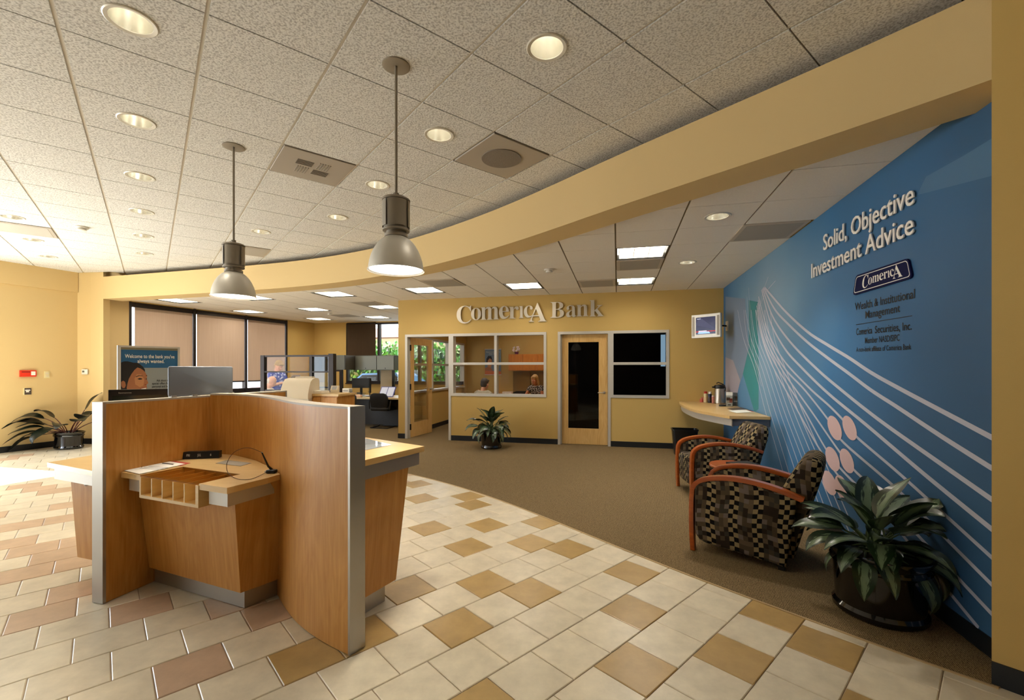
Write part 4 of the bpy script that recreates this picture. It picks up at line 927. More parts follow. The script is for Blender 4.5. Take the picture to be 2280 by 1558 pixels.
lines += [[(1668,640),(1672,700),(1682,780),(1700,860)], [(1664,660),(1670,730),(1681,800),(1697,860)], [(1728,625),(1706,652),(1690,690)], [(1712,616),(1700,650),(1688,700)]]
mb = MB()
for k, ln_ in enumerate(lines):
    pts = [Vector(onU(x, y)) for x, y in ln_]; pts = [p for p in catmull(pts, 6) if p.y > .11 and p.x > 2.46 and p.x < VB-.01]
    wdt = .0145 if k < 4 else .0115 if k < 9 else .0075 if k < 18 else .004
    if len(pts) < 2: continue
    L = offset([(p.x,p.y) for p in pts], wdt); R_ = offset([(p.x,p.y) for p in pts], -wdt)
    n = len(pts); dd = .0060 + .00003*k
    mb.add([(UM-dd,*p) for p in L] + [(UM-dd,*p) for p in R_], [(i,i+1,n+i+1,n+i) for i in range(n-1)])
finish('line_pattern', mb, LINEM, panel, smooth=0, recalc=False)
mb = MB()
for cx_, cy_ in ((1860.6,952.8),(1894,952.8),(1855.8,1021.8),(1888,1026),(1849,1075),(1876.7,1085)):
    rx, ry, tl = 13.5, 29, R(-20); pts = [(cx_+rx*math.cos(a)*math.cos(tl)-ry*math.sin(a)*math.sin(tl)*-1*-1, cy_+rx*math.cos(a)*math.sin(tl)*-1*-1+ry*math.sin(a)*math.cos(tl)) for a in [2*math.pi*i/24 for i in range(24)]]
    mb.add(wallpoly(pts, .0075), [tuple(range(24))])
finish('spot_pattern', mb, LINEP, panel, smooth=0, recalc=False)
def mtext(body, vL, zL, vR, zR, cap, m_, depth, d0, off=0.0, name='lettering'):
    mb = MB(); put_text(mb, body, lambda s_, t_, d: Vector((UM-d0-d, vL+(vR-vL)*s_, zL+(zR-zL)*s_+cap*t_)), depth, off); return finish(name, mb, m_, mural, smooth=30, recalc=False)
RAISED = mat('raised_letter', '#f4efe6', .5); BLK = mat('mural_black', '#0b0e14', .55); NAVY = mat('logo_navy', '#0a0f3c', .75, spec=.2)
mtext('Solid, Objective', 4.545, 2.498, 3.285, 2.470, .137, RAISED, .008, .016, .006)
mtext('Investment Advice', 4.80, 2.300, 3.29, 2.286, .137, RAISED, .008, .016, .006)
mtext('Wealth & Institutional', 4.032, 1.898, 3.305, 1.885, .058, BLK, 0, .0065, .012)
mtext('Management', 3.88, 1.818, 3.455, 1.817, .056, BLK, 0, .0065, .012)
mtext('Comerica', 4.012, 1.704, 3.787, 1.700, .052, BLK, 0, .0065, .012)
mtext('Securities, Inc.', 3.752, 1.699, 3.335, 1.690, .052, BLK, 0, .0065, .012)
mtext('Member NASD/SIPC', 3.885, 1.633, 3.46, 1.627, .044, BLK, 0, .0065, .010)
mtext('A non-bank affiliate of Comerica Bank', 4.012, 1.574, 3.34, 1.565, .036, BLK, 0, .0065, .010)
mb = MB(); mb.add([(UM-.0066,4.015,1.787),(UM-.0066,3.33,1.779),(UM-.0066,3.33,1.774),(UM-.0066,4.015,1.782)], [(0,1,2,3)]); finish('rule', mb, BLK, mural, smooth=0, recalc=False)
QL = [(4.040,2.016),(3.310,2.012),(3.352,2.146),(3.992,2.164)]
def lq(s_, t_, d): a = Vector(QL[0]).lerp(Vector(QL[1]), s_); b_ = Vector(QL[3]).lerp(Vector(QL[2]), s_); p = a.lerp(b_, t_); return Vector((UM-.006-d, p.x, p.y))
def rounded(x0, x1, y0, y1, rx, ry, n=5):
    out = []
    for cx_, cy_, a in ((x1-rx,y1-ry,0),(x0+rx,y1-ry,90),(x0+rx,y0+ry,180),(x1-rx,y0+ry,270)):
        out += [(cx_+rx*math.cos(R(a+90*k/n)), cy_+ry*math.sin(R(a+90*k/n))) for k in range(n+1)]
    return out
rp = rounded(0,1,0,1,.045,.2); mb = MB(); n = len(rp); mb.add([lq(*p,0) for p in rp]+[lq(*p,.012) for p in rp], [tuple(range(n,2*n))]+[(i,(i+1)%n,n+(i+1)%n,n+i) for i in range(n)]); lp = finish('logo_plate', mb, NAVY, mural, smooth=0)
ro, ri = rounded(.018,.982,.09,.91,.035,.16), rounded(.026,.974,.125,.875,.032,.14); mb = MB(); mb.add([lq(*p,.0125) for p in ro]+[lq(*p,.0125) for p in ri], [(i,(i+1)%n,n+(i+1)%n,n+i) for i in range(n)]); finish('outline', mb, PAPER, lp, smooth=0, recalc=False)
def glyph(ch):
    vs, fs = text_mesh(serif(ch) if ch != 'ı' else serif('i'), -.004)
    if ch == 'ı': fs = [f for f in fs if min(vs[i][1] for i in f) < .50]
    use = sorted({i for f in fs for i in f}); ix = {q: k for k, q in enumerate(use)}
    vs = [vs[i] for i in use]; fs = [tuple(ix[i] for i in f) for f in fs]
    x0 = min(v[0] for v in vs); x1 = max(v[0] for v in vs); y0 = min(v[1] for v in vs); y1 = max(v[1] for v in vs)
    return [((x-x0)/(x1-x0), (y-y0)/(y1-y0)) for x, y in vs], fs
def solid_glyph(mb, ch, fn, depth):
    g, fs = glyph(ch); n = len(g); front = [fn(a, b_, depth) for a, b_ in g]; mb.add(front, fs)
    if depth > .002:
        ed = {}
        for f in fs:
            for i in range(len(f)): ed[(f[i], f[(i+1)%len(f)])] = 1
        mb.add(front + [fn(a, b_, 0) for a, b_ in g], [(b_, a, a+n, b_+n) for a, b_ in ed if (b_, a) not in ed])
x = .175; mb = MB()
for ch, w_, t0, t1 in (('C',.115,.20,.84),('o',.075,.30,.66),('m',.125,.34,.68),('e',.075,.34,.70),('r',.065,.36,.70),('ı',.034,.36,.70),('c',.068,.36,.72),('A',.15,.22,.86)):
    solid_glyph(mb, ch, lambda a, b_, d, x=x, w_=w_, t0=t0, t1=t1: lq(x+w_*a, t0+(t1-t0)*b_, .0126), 0); x += w_ + (.004 if ch != 'c' else -.028)
finish('lettering', mb, PAPER, lp, smooth=0, recalc=False)

# letters on the sign wall: each one a raised metal letter of the sign
sign = thing('wall_sign', 'raised silver serif letters of the bank name on the yellow sign wall', 'sign', tuple(M(-2.2, VB, 2.4)), AM)
LETM = mat('letter_metal', '#cfc8ba', .38, .55)
for ch, a, b_, c_, d in (('C',-3.12,2.689,-2.813,2.337),('o',-2.818,2.637,-2.613,2.40),('m',-2.618,2.652,-2.251,2.403),('e',-2.246,2.658,-2.048,2.407),('r',-2.048,2.643,-1.854,2.411),('ı',-1.845,2.645,-1.758,2.417),('c',-1.753,2.651,-1.577,2.421),('A',-1.656,2.695,-1.315,2.341),('B',-1.238,2.703,-.981,2.405),('a',-.939,2.630,-.752,2.408),('n',-.745,2.638,-.528,2.419),('k',-.506,2.714,-.248,2.412)):
    mb = MB(); solid_glyph(mb, ch, lambda s_, t_, dd: Vector((a+2.2+(c_-a)*s_, -.022-dd, d-2.4+(b_-d)*t_)), .012); finish('letter', mb, LETM, sign, smooth=30, recalc=False)

# ------------------------------------------------------------------ armchairs
m, t, b = new_mat('armchair_fabric'); tcn = N(t, 'ShaderNodeTexCoord'); sx = N(t, 'ShaderNodeSeparateXYZ'); t.links.new(tcn.outputs['UV'], sx.inputs[0])
def MTH(op, a=None, b_=None, c_=None, A=None, B=None, C_=None):
    n = N(t, 'ShaderNodeMath', operation=op)
    for i, (lk, v) in enumerate(((a, A), (b_, B), (c_, C_))):
        if lk is not None: t.links.new(lk, n.inputs[i])
        elif v is not None: n.inputs[i].default_value = v
    return n.outputs[0]
wob = MTH('SINE', MTH('MULTIPLY', sx.outputs[1], B=16.0)); ux = MTH('MULTIPLY_ADD', wob, None, sx.outputs[0], B=.007)
wob2 = MTH('SINE', MTH('MULTIPLY', sx.outputs[0], B=31.0)); uy = MTH('MULTIPLY_ADD', wob2, None, sx.outputs[1], B=.006)
cu_, cv_ = MTH('FLOOR', MTH('MULTIPLY', ux, B=31.0)), MTH('FLOOR', MTH('MULTIPLY', uy, B=29.0))
cell = N(t, 'ShaderNodeCombineXYZ'); t.links.new(cu_, cell.inputs[0]); t.links.new(cv_, cell.inputs[1])
wn = N(t, 'ShaderNodeTexWhiteNoise', noise_dimensions='2D'); t.links.new(cell.outputs[0], wn.inputs['Vector'])
par = MTH('MODULO', MTH('ABSOLUTE', MTH('ADD', cu_, cv_)), B=2.0); band = MTH('LESS_THAN', MTH('MODULO', MTH('ABSOLUTE', cu_), B=5.0), B=2.0)
muted = N(t, 'ShaderNodeValToRGB'); muted.color_ramp.interpolation = 'CONSTANT'; e = muted.color_ramp.elements; e[0].color = lin('#2c231b'); e[1].position = .3; e[1].color = lin('#4c4131')
for p_, c_ in ((.5,'#5e5140'),(.68,'#3a372e'),(.84,'#6b6058')): q_ = e.new(p_); q_.color = lin(c_)
t.links.new(wn.outputs['Value'], muted.inputs[0])
chk = N(t, 'ShaderNodeMix', data_type='RGBA'); chk.inputs[6].default_value = lin('#0c0a09'); chk.inputs[7].default_value = lin('#8a7a59'); t.links.new(par, chk.inputs[0])
mx = N(t, 'ShaderNodeMix', data_type='RGBA'); t.links.new(band, mx.inputs[0]); t.links.new(muted.outputs[0], mx.inputs[6]); t.links.new(chk.outputs[2], mx.inputs[7])
t.links.new(mx.outputs[2], b.inputs['Base Color']); b.inputs['Roughness'].default_value = .9; b.inputs['Specular IOR Level'].default_value = .15
FABRIC = m
def slab(mb, prof, y0, y1, r=.02):                                   # a profile in x-z given a softened thickness in y
    cx_ = sum(p[0] for p in prof)/len(prof); cz_ = sum(p[1] for p in prof)/len(prof); rings = []
    for y, k in ((y0,1-r*1.6/.3),(y0+r*.4,1-r*.5/.3),(y0+r,1),(y1-r,1),(y1-r*.4,1-r*.5/.3),(y1,1-r*1.6/.3)):
        rings.append([(cx_+(x-cx_)*k, y, cz_+(z-cz_)*k) for x, z in prof])
    return mb.loft(rings)
def dense(prof, k=3): return [(p.x, p.y) for p in catmull(prof, k)]
def make_armchair():
    o = thing('armchair', '', 'armchair')
    side = [(.02,.035),(.56,.085)] + dense([(.60,.10),(.628,.14),(.636,.20)]) + [(.636,.47)] + dense([(.625,.51),(.57,.55),(.46,.578),(.34,.588),(.20,.578),(.06,.553),(-.05,.525)]) + [(-.045,.50)]
    for s in (-1, 1):
        mb = MB(); slab(mb, side, min(s*.235,s*.305), max(s*.235,s*.305), .014); finish('side_panel', mb, FABRIC, o, smooth=50)
        path = dense([(-.085,.525),(.05,.568),(.20,.598),(.34,.608),(.47,.597),(.58,.568),(.635,.53)], 4) + dense([(.655,.49),(.662,.40),(.664,.25)],3) + [(.662,.12),(.655,.0)]
        L = offset(path, -.017); R_ = offset(path, .017); mb = MB(); n = len(path); rings = []
        for i in range(n):
            hw = .036 if path[i][1] > .2 else .036-.010*(.2-path[i][1])/.2
            rings.append([(L[i][0], s*.27-hw+.006, L[i][1]), (L[i][0], s*.27+hw-.006, L[i][1]), ((L[i][0]+R_[i][0])/2, s*.27+hw, (L[i][1]+R_[i][1])/2), (R_[i][0], s*.27+hw-.006, R_[i][1]), (R_[i][0], s*.27-hw+.006, R_[i][1]), ((L[i][0]+R_[i][0])/2, s*.27-hw, (L[i][1]+R_[i][1])/2)])
        mb.loft(rings); finish('arm_frame', mb, ARMW, o, smooth=50)
        mb = MB(); mb.loft([[(x-.02,s*.25-.02,z),(x+.02,s*.25-.02,z),(x+.02,s*.25+.02,z),(x-.02,s*.25+.02,z)] for x, z in ((.05,0),(.06,.06))]); finish('rear_leg', mb, BLACKP, o, smooth=0)
    mb = MB(); slab(mb, [(.0,.10),(.60,.10)] + dense([(.64,.12),(.655,.20),(.665,.37),(.655,.415),(.62,.435),(.45,.43),(.20,.41),(.0,.39)]), -.234, .234, .022); finish('seat', mb, FABRIC, o, smooth=50)
    mb = MB(); slab(mb, [(.05,.07),(.12,.34)] + dense([(.10,.42),(.05,.58),(-.03,.73),(-.07,.79),(-.115,.812),(-.165,.80),(-.19,.75),(-.175,.64),(-.11,.42)]) + [(-.02,.07)], -.233, .233, .045); finish('backrest', mb, FABRIC, o, smooth=50)
    return o
ch0 = make_armchair(); ch1 = copy_tree(ch0)
ch0.location = (2.125, 3.385, .006); ch0.rotation_euler = (0,0,R(142.3)); ch0['label'] = 'nearer patterned armchair with cherry wood arms, beside the large plant'; ch0['group'] = 'patterned armchairs by the mural'
ch1.location = (2.67, 5.19, .006); ch1.rotation_euler = (0,0,R(175.7)); ch1['label'] = 'farther patterned armchair with cherry wood arms, under the coffee counter end'; ch1['group'] = 'patterned armchairs by the mural'
o = thing('side_table', 'small round cherry side table between the two armchairs', 'side table', (2.17, 4.40, .004))
mb = MB(); mb.lathe([(.20,.47),(.215,.475),(.22,.488),(.215,.50)], 40); finish('table_top', mb, ARMW, o)
mb = MB(); mb.lathe([(.03,.02),(.028,.47)], 20); finish('column', mb, ARMW, o)
mb = MB(); mb.lathe([(.17,.0),(.17,.015),(.035,.03)], 32); finish('base', mb, ARMW, o)
o = thing('book', 'black book lying on the small round table', 'book', (2.24, 4.36, .5055), R(12))
mb = MB(); mb.box(-.12,.12,-.085,.085,0,.022); finish('cover', mb, mat('book_black', '#15161a', .35), o, smooth=0)
mb = MB(); mb.box(-.117,.117,-.0865,.08,.004,.018); finish('pages', mb, PAPER, o, smooth=0)

# ------------------------------------------------------------------ coffee counter and what stands on it
CZ = .86
cnt = thing('coffee_counter', 'wall hung maple coffee counter with a curved front in the corner by the mural', 'counter', tuple(M(1.5, 7.3, 0)), AM)
cpts = [(p.x-1.5, p.y-7.3) for p in catmull([(1.075,VB-.004),(1.015,7.75),(1.06,6.85),(1.19,6.38),(1.345,6.0)], 6)]
poly = cpts + [(UM-.012-1.5, 6.0-7.3), (UM-.012-1.5, VB-.004-7.3)]
mb = MB(); mb.prism(poly, CZ-.036, CZ); finish('counter_top', mb, LAMI, cnt, smooth=0)
ins = offset(cpts, .03)
mb = MB(); mb.strip(ins, CZ-.125, CZ-.036, .012, 1); finish('curved_apron', mb, ALUW, cnt)
mb = MB(); mb.box(ins[-1][0], UM-.012-1.5, 6.03-7.3, 6.045-7.3, CZ-.125, CZ-.036); finish('end_apron', mb, mat('apron_blue_grey', '#5b6270', .5), cnt, smooth=0)
for v in (6.7, 7.8):
    mb = MB(); mb.box(-.10, UM-.012-1.5, v-7.3-.015, v-7.3+.015, CZ-.10, CZ-.036); mb.box(UM-.03-1.5, UM-.012-1.5, v-7.3-.015, v-7.3+.015, CZ-.35, CZ-.10); finish('bracket', mb, ALU, cnt, smooth=0)
def onc(px, py): p = F(px, py, CZ); return (p.x, p.y, CZ+.001)
o = thing('airpot', 'stainless steel coffee airpot with a black pump lid on the corner counter', 'coffee pot', onc(1602,898.5))
mb = MB(); mb.lathe([(.078,0),(.082,.006),(.082,.012),(.079,.016),(.079,.235),(.074,.25)], 36); finish('body', mb, mat('hammered_steel', '#b9b0a4', .18, 1.0, bump=.8, scale=120), o)
mb = MB(); mb.lathe([(.074,.25),(.088,.262),(.088,.285),(.075,.305),(.045,.315),(.01,.318)], 32); mb.box(-.115,-.06,-.02,.02,.262,.285); finish('lid', mb, BLACKP, o)
mb = MB(); mb.tube([(-.05,0,.335),(-.02,.0,.352),(.04,0,.330),(.085,0,.30),(.10,0,.26),(.095,0,.215),(.085,0,.20)], .008, 8); finish('carry_handle', mb, BLACKP, o)
def bottle(label, px, py, h, body, cap, band):
    o = thing('creamer_bottle', label, 'bottle', onc(px, py), 0, 'bottles on the coffee counter')
    mb = MB(); mb.lathe([(.030,0),(.034,.006),(.034,h*.30),(.027,h*.5),(.033,h*.66),(.030,h*.80),(.018,h*.84)], 24); finish('bottle', mb, mat('creamer_'+body[1:], body, .4), o)
    mb = MB(); mb.lathe([(.0345,h*.08),(.0348,h*.30),(.0280,h*.5)], 24, cap0=False, cap1=False); finish('wrapper', mb, mat('wrap_'+band[1:], band, .4), o)
    mb = MB(); mb.lathe([(.026,h*.82),(.026,h),(.02,h*1.02)], 20); finish('cap', mb, mat('cap_'+cap[1:], cap, .4), o)
bottle('cream coloured creamer bottle with a red cap on the coffee counter', 1571, 895.5, .185, '#e0cfa0', '#c8301c', '#d9b98a')
bottle('dark blue creamer bottle with a white cap next to the airpot', 1580.5, 896.5, .185, '#1d2140', '#e6e2d8', '#3a2a22')
o = thing('sweetener_caddy', 'pink box of sweetener packets left of the creamer bottles', 'box', onc(1563.5,895), R(20)); mb = MB(); mb.box(-.03,.03,-.025,.025,0,.05); finish('box', mb, mat('pink_box', '#c55a4e', .6), o, smooth=0)
for k in range(3):
    mb = MB(); mb.T = Matrix.Rotation(R(-12+10*k), 4, 'Y'); mb.box(-.026,.026,-.02+.015*k,-.017+.015*k,.03,.082); finish('packet', mb, mat('pink_packet', '#d8877c', .7), o, smooth=0)
o = thing('sugar_canister', 'small pink canister between the dark bottle and the airpot', 'canister', onc(1588,897.5)); mb = MB(); mb.lathe([(.022,0),(.023,.004),(.023,.115)], 20); finish('canister', mb, mat('canister_pink', '#c98272', .5), o); mb = MB(); mb.lathe([(.024,.115),(.024,.125)], 20); finish('lid', mb, WHITEP, o)
o = thing('coaster', 'small black round coaster in front of the airpot', 'coaster', onc(1609,904)); mb = MB(); mb.lathe([(.05,0),(.055,.006),(.055,.02),(.045,.02),(.04,.008)], 28); finish('dish', mb, BLACKP, o)
def holder(label, px, py, w_, h, rz, front, extra):
    o = thing('brochure_holder', label, 'brochure holder', onc(px, py), rz, 'brochure holders on the coffee counter')
    mb = MB(); mb.box(-w_/2,w_/2,-.004,.0,0,h*.75); mb.box(-w_/2,-w_/2+.003,0,.045,0,h*.8); mb.box(w_/2-.003,w_/2,0,.045,0,h*.8); mb.box(-w_/2,w_/2,.042,.045,0,h); mb.box(-w_/2,w_/2,0,.045,0,.003); finish('stand', mb, glass_mat('acrylic', '#f2f4f4', .08), o, smooth=0)
    mb = MB(); mb.box(-w_/2+.006,w_/2-.006,.006,.034,.004,h*.98); lf = finish('leaflets', mb, front, o, smooth=0)
    for (x0,x1,z0,z1), m_ in extra: mb = MB(); mb.box(x0*w_,x1*w_,.0045,.0062,z0*h,z1*h); finish('picture', mb, m_, lf, smooth=0)
holder('white leaflet holder with red and dark pictures beside the airpot', 1624, 905, .10, .225, R(-22), PAPER, [((-.4,.1,.40,.62),mat('pic_brown','#6b4a38',.6)),((.0,.42,.25,.55),RED),((-.35,.0,.25,.38),mat('pic_sand','#c7a78a',.6)),((-.2,.2,.08,.14),INK)])
holder('dark leaflet holder right of the white one', 1639, 904, .10, .21, R(-35), mat('leaflet_dark', '#4c4f50', .5), [((-.35,.35,.55,.72),INK),((-.35,.35,.30,.40),ALUW)])
sheet('magazine', 'dark magazine lying below the leaflet holders', 'magazine', fl([(1619,909),(1651,907),(1668,911),(1634,914)], CZ), CZ+.001, mat('mag_dark', '#57493a', .4))
sheet('form', 'white form with a red corner at the front of the coffee counter', 'paper', fl([(1620,914.5),(1660,912.5),(1682,917.5),(1640,920)], CZ), CZ+.004, PAPER, None, [('red_corner', fl([(1662,913.6),(1668,914.2),(1681,917.3),(1674,917.6)], CZ), RED)])
o = thing('waste_bin', 'black waste bin on the carpet under the coffee counter', 'bin', (*tuple(M(1.10, 8.02, 0))[:2], .006), AM)
mb = MB(); mb.loft([[(x*k, y*k, z) for x, y in rounded(-.2,.2,-.13,.13,.04,.04,3)] for z, k in ((0,.82),(.40,1.0),(.405,1.05),(.425,1.05),(.425,.97),(.03,.80))]); finish('bin', mb, BLACKP, o)

# ------------------------------------------------------------------ wall television
ta, tb = Vector((3.028,7.55)), Vector((3.335,7.15)); ang = math.atan2((tb-ta).y, (tb-ta).x); wl = (tb-ta).length; zc = 2.14
o = thing('television', 'small silver television on a wall arm in the corner showing a news picture', 'television', ((ta.x+tb.x)/2, (ta.y+tb.y)/2, zc), ang)
mb = MB(); h2 = .195; mb.loft([[(x*k,y,z*k) for x, z in rounded(-wl/2,wl/2,-h2,h2,.012,.012,3)] for y, k in ((-.028,.97),(-.018,1.0),(.02,1.0),(.05,.90),(.075,.75))]); bz = finish('housing', mb, mat('tv_silver', '#cfc9bd', .4, .3), o, smooth=40)
mb = MB(); mb.box(-.168,.168,-.0295,-.0275,-.135,.145); scn = finish('screen', mb, mat('tv_screen', '#08081a', .15, emit='#2b2b50', estr=.55), bz, smooth=0)
def tvq(name, pts, col, s_): mb = MB(); mb.add([(x,-.0300,z) for x, z in pts], [tuple(range(len(pts)))]); finish(name, mb, mat(name+col[1:], '#000000', .4, emit=col, estr=s_), scn, smooth=0, recalc=False)
tvq('red_banner', [(-.168,-.10),(.168,-.095),(.168,-.082),(-.168,-.082)], '#c01818', .8); tvq('blue_banner', [(-.13,-.125),(.08,-.125),(.06,-.092),(-.12,-.092)], '#9fc6ff', .9); tvq('caption', [(-.12,-.090),(.02,-.090),(.02,-.076),(-.12,-.076)], '#f0e8f0', .9); tvq('channel_mark', [(-.145,.115),(-.085,.115),(-.085,.125),(-.145,.125)], '#e8e8f0', .8); tvq('streak', [(-.168,.02),(-.12,.145),(-.09,.145),(.168,-.06),(.168,-.075)], '#3a3a66', .5)
for x in (-1, 1): mb = MB(); mb.box(min(x*.19,x*.235),max(x*.19,x*.235),-.0290,-.0270,-.16,.16); finish('speaker_grille', mb, mat('tv_grille', '#aaa397', .7), bz, smooth=0)
br = onU(1621, 706); ctr = wmat(o).inverted() @ M(UM-.02, br[0], zc+.02)
mb = MB(); mb.tube([(0,.06,.02), (.05,.14,.02), tuple(ctr)], .014, 8); finish('arm', mb, BLACKM, o)
mb = MB(); mb.T = wmat(o).inverted() @ Matrix.Translation(M(UM-.014, br[0], zc+.02)) @ Matrix.Rotation(AM, 4, 'Z'); mb.box(-.012,.008,-.055,.055,-.08,.08); finish('wall_plate', mb, WHITEP, o, smooth=0)

# ------------------------------------------------------------------ potted plants
def leaf_mat(name, edge, mid, amount):
    m, t, b = new_mat(name); tc = N(t,'ShaderNodeTexCoord'); sp = N(t,'ShaderNodeSeparateXYZ'); t.links.new(tc.outputs['UV'], sp.inputs[0])
    a = N(t,'ShaderNodeMath', operation='SUBTRACT'); a.inputs[1].default_value = .5; t.links.new(sp.outputs[0], a.inputs[0])
    ab = N(t,'ShaderNodeMath', operation='ABSOLUTE'); t.links.new(a.outputs[0], ab.inputs[0])
    mp = N(t,'ShaderNodeMapping'); mp.inputs['Scale'].default_value = (9,3.5,1); mp.inputs['Rotation'].default_value = (0,0,.5); t.links.new(tc.outputs['UV'], mp.inputs[0])
    nz = N(t,'ShaderNodeTexNoise'); nz.inputs['Scale'].default_value = 1.6; nz.inputs['Detail'].default_value = 4; t.links.new(mp.outputs[0], nz.inputs['Vector'])
    ma = N(t,'ShaderNodeMath', operation='MULTIPLY_ADD'); ma.inputs[1].default_value = .75; t.links.new(nz.outputs['Fac'], ma.inputs[0]); t.links.new(ab.outputs[0], ma.inputs[2])
    cr = N(t,'ShaderNodeValToRGB'); e = cr.color_ramp.elements; e[0].position = amount-.03; e[0].color = lin(mid); e[1].position = amount+.05; e[1].color = lin(edge)
    t.links.new(ma.outputs[0], cr.inputs[0]); t.links.new(cr.outputs[0], b.inputs['Base Color']); b.inputs['Roughness'].default_value = .32; b.inputs['Coat Weight'].default_value = .2
    return m
LEAFV = leaf_mat('variegated_leaf', '#13260d', '#66785a', .56); LEAFD = mat('dark_leaf', '#10190f', .34, vary=.35, scale=14)
def leaf(mb, stems, base, az, el, plen, L, W, droop, rad=.005, fold=.25, roll=0.0):
    d0 = Vector((math.cos(az)*math.cos(el), math.sin(az)*math.cos(el), math.sin(el))); side = Vector((-math.sin(az), math.cos(az), 0))
    p = Vector(base); pts = [p.copy()]; e = el
    for k in range(5):
        p = p + Vector((math.cos(az)*math.cos(e), math.sin(az)*math.cos(e), math.sin(e)))*plen/5; e -= droop*.10; pts.append(p.copy())
    stems.tube(pts, [rad*1.3, rad*1.2, rad, rad, rad*.9, rad*.7], 6)
    n = 10; vs = []; uv = []
    for k in range(n+1):
        s = k/n; w = W*.5*(math.sin(math.pi*min(1, s**.72))**.9)*(1 if s < .98 else .15) + .0008
        up = Vector((-math.cos(az)*math.sin(e), -math.sin(az)*math.sin(e), math.cos(e))); sd = (side*math.cos(roll) + up*math.sin(roll))
        wav = .012*math.sin(7*s + az*3)*W/.1
        for q in (-1, -.5, 0, .5, 1):
            vs.append(p + sd*w*q + up*(abs(q)*w*fold + wav*q*q*.5)); uv.append((.5+q*.5, s))
        p = p + Vector((math.cos(az)*math.cos(e), math.sin(az)*math.cos(e), math.sin(e)))*L/n; e -= droop/n*(.5+s)
    fs = [(k*5+i, k*5+i+1, (k+1)*5+i+1, (k+1)*5+i) for k in range(n) for i in range(4)]
    mb.add(vs, fs, uvs=uv)
POTM = mat('black_glazed_pot', '#040405', .10, spec=.6, coat=.4); SOIL = mat('soil', '#1c140d', .95, bump=1.0, scale=60)
def pot_mesh(o, r, h, sx=1.0, sy=1.0):
    mb = MB(); mb.lathe([(r*.86,0),(r*.90,.012),(r*.90,.035),(r*.84,.055),(r*.84,.06),(r*.88,h*.72),(r*.90,h*.76),(r*.95,h*.78),(r*.95,h*.82),(r*.91,h*.85),(r*1.0,h*.97),(r*1.0,h),(r*.93,h),(r*.88,h*.88)], 56, 0, 0, sx, sy, cap1=False); finish('pot', mb, POTM, o)
    mb = MB(); mb.lathe([(r*.885,h*.90),(r*.5,h*.93),(.01,h*.95)], 40, 0, 0, sx, sy, cap0=False); finish('soil', mb, SOIL, o)
def hold_off(a, n):
    def f(p, loc):
        d = (p + loc - a).dot(n); return p - n*d*.97 if d < 0 else p
    return f
def lush_plant(name, label, loc, r, h, seed, height, spread, count, keep=None, rz=0, group=None):
    o = thing(name, label, 'potted plant', loc, rz, group); pot_mesh(o, r, h); rr = random.Random(seed); mb = MB(); st = MB()
    for k in range(count):
        f = k/count; az = 2.39996*k + rr.uniform(-.3,.3); el = R(84 - 80*f**.9 + rr.uniform(-9,9)); tot = height*(1.0 - .28*f)*rr.uniform(.85,1.1)
        L = tot*rr.uniform(.52,.62); b = (rr.uniform(-.05,.05)*(1+f), rr.uniform(-.05,.05)*(1+f), h*.93)
        leaf(mb, st, b, az, el, (tot-L)*spread, L, rr.uniform(.40,.50)*L, R(38+62*f), .006, .22, rr.uniform(-.4,.4))
    if keep:
        for m2 in (mb, st): m2.v = [keep(p, Vector(loc)) for p in m2.v]
    finish('foliage', mb, LEAFV, o, smooth=80, recalc=False); finish('stems', st, mat('plant_stem', '#4a5a34', .5), o)
    return o
pp = M(1.515, 3.10)
lush_plant('potted_plant', 'large leafy plant in a big glossy black pot in front of the mural', (pp.x, pp.y, .005), .255, .37, 21, .56, .80, 52, hold_off(M(UM-.02,0), Vector((-MU[0],-MU[1],0))))
lush_plant('potted_plant', 'leafy variegated plant in a black pot against the sign wall under the office window', (-.377, 8.17, .005), .212, .34, 4, .55, .85, 50, hold_off(M(0,VB-.02), Vector((-MV[0],-MV[1],0))))
o = thing('potted_plant', 'broad dark leaved plant in an oval black pot in the left lobby corner', 'potted plant', (-8.02, 8.13, .001), R(-10)); pot_mesh(o, .265, .30, 1.0, .75)
mb = MB(); st = MB(); B_ = (0,0,.27)
# azimuth (0 = to the right in the view, 90 = away), elevation, stalk, length, width, droop
for az, el, pl_, L, W, dr in ((212,64,.40,.46,.22,84),(206,44,.34,.66,.26,56),(216,52,.26,.44,.20,64),(222,26,.30,.52,.20,58),(215,8,.36,.44,.18,50),(205,14,.32,.36,.15,40),(60,74,.44,.40,.19,26),(20,60,.42,.46,.18,44),(-20,60,.38,.34,.20,60),(5,38,.42,.46,.24,44),(-30,46,.42,.42,.24,50),(190,70,.34,.40,.20,60),(230,40,.28,.46,.20,60),(255,55,.20,.40,.28,110),(300,60,.26,.34,.2,80),(90,62,.3,.36,.16,50)):
    leaf(mb, st, (B_[0]+.06*math.cos(R(az)), B_[1]+.05*math.sin(R(az)), B_[2]), R(az+8), R(el), pl_, L, W, R(dr), .0075, .18, .2*math.sin(az))
for m2 in (mb, st):
    w_, iv = wmat(o), wmat(o).inverted(); q_ = [w_ @ p for p in m2.v]
    for a_, n_ in ((Vector((LC[0]+.03,LC[1],0)), Vector((.9272,-.3746,0))), (Vector((LC[0],LC[1]-.03,0)), Vector((-.09,-.996,0)))):
        q_ = [p - n_*(p-a_).dot(n_)*.97 if (p-a_).dot(n_) < 0 else p for p in q_]
    m2.v = [iv @ p for p in q_]
finish('foliage', mb, LEAFD, o, smooth=80, recalc=False); finish('stems', st, mat('red_stem', '#4a1a12', .45), o)

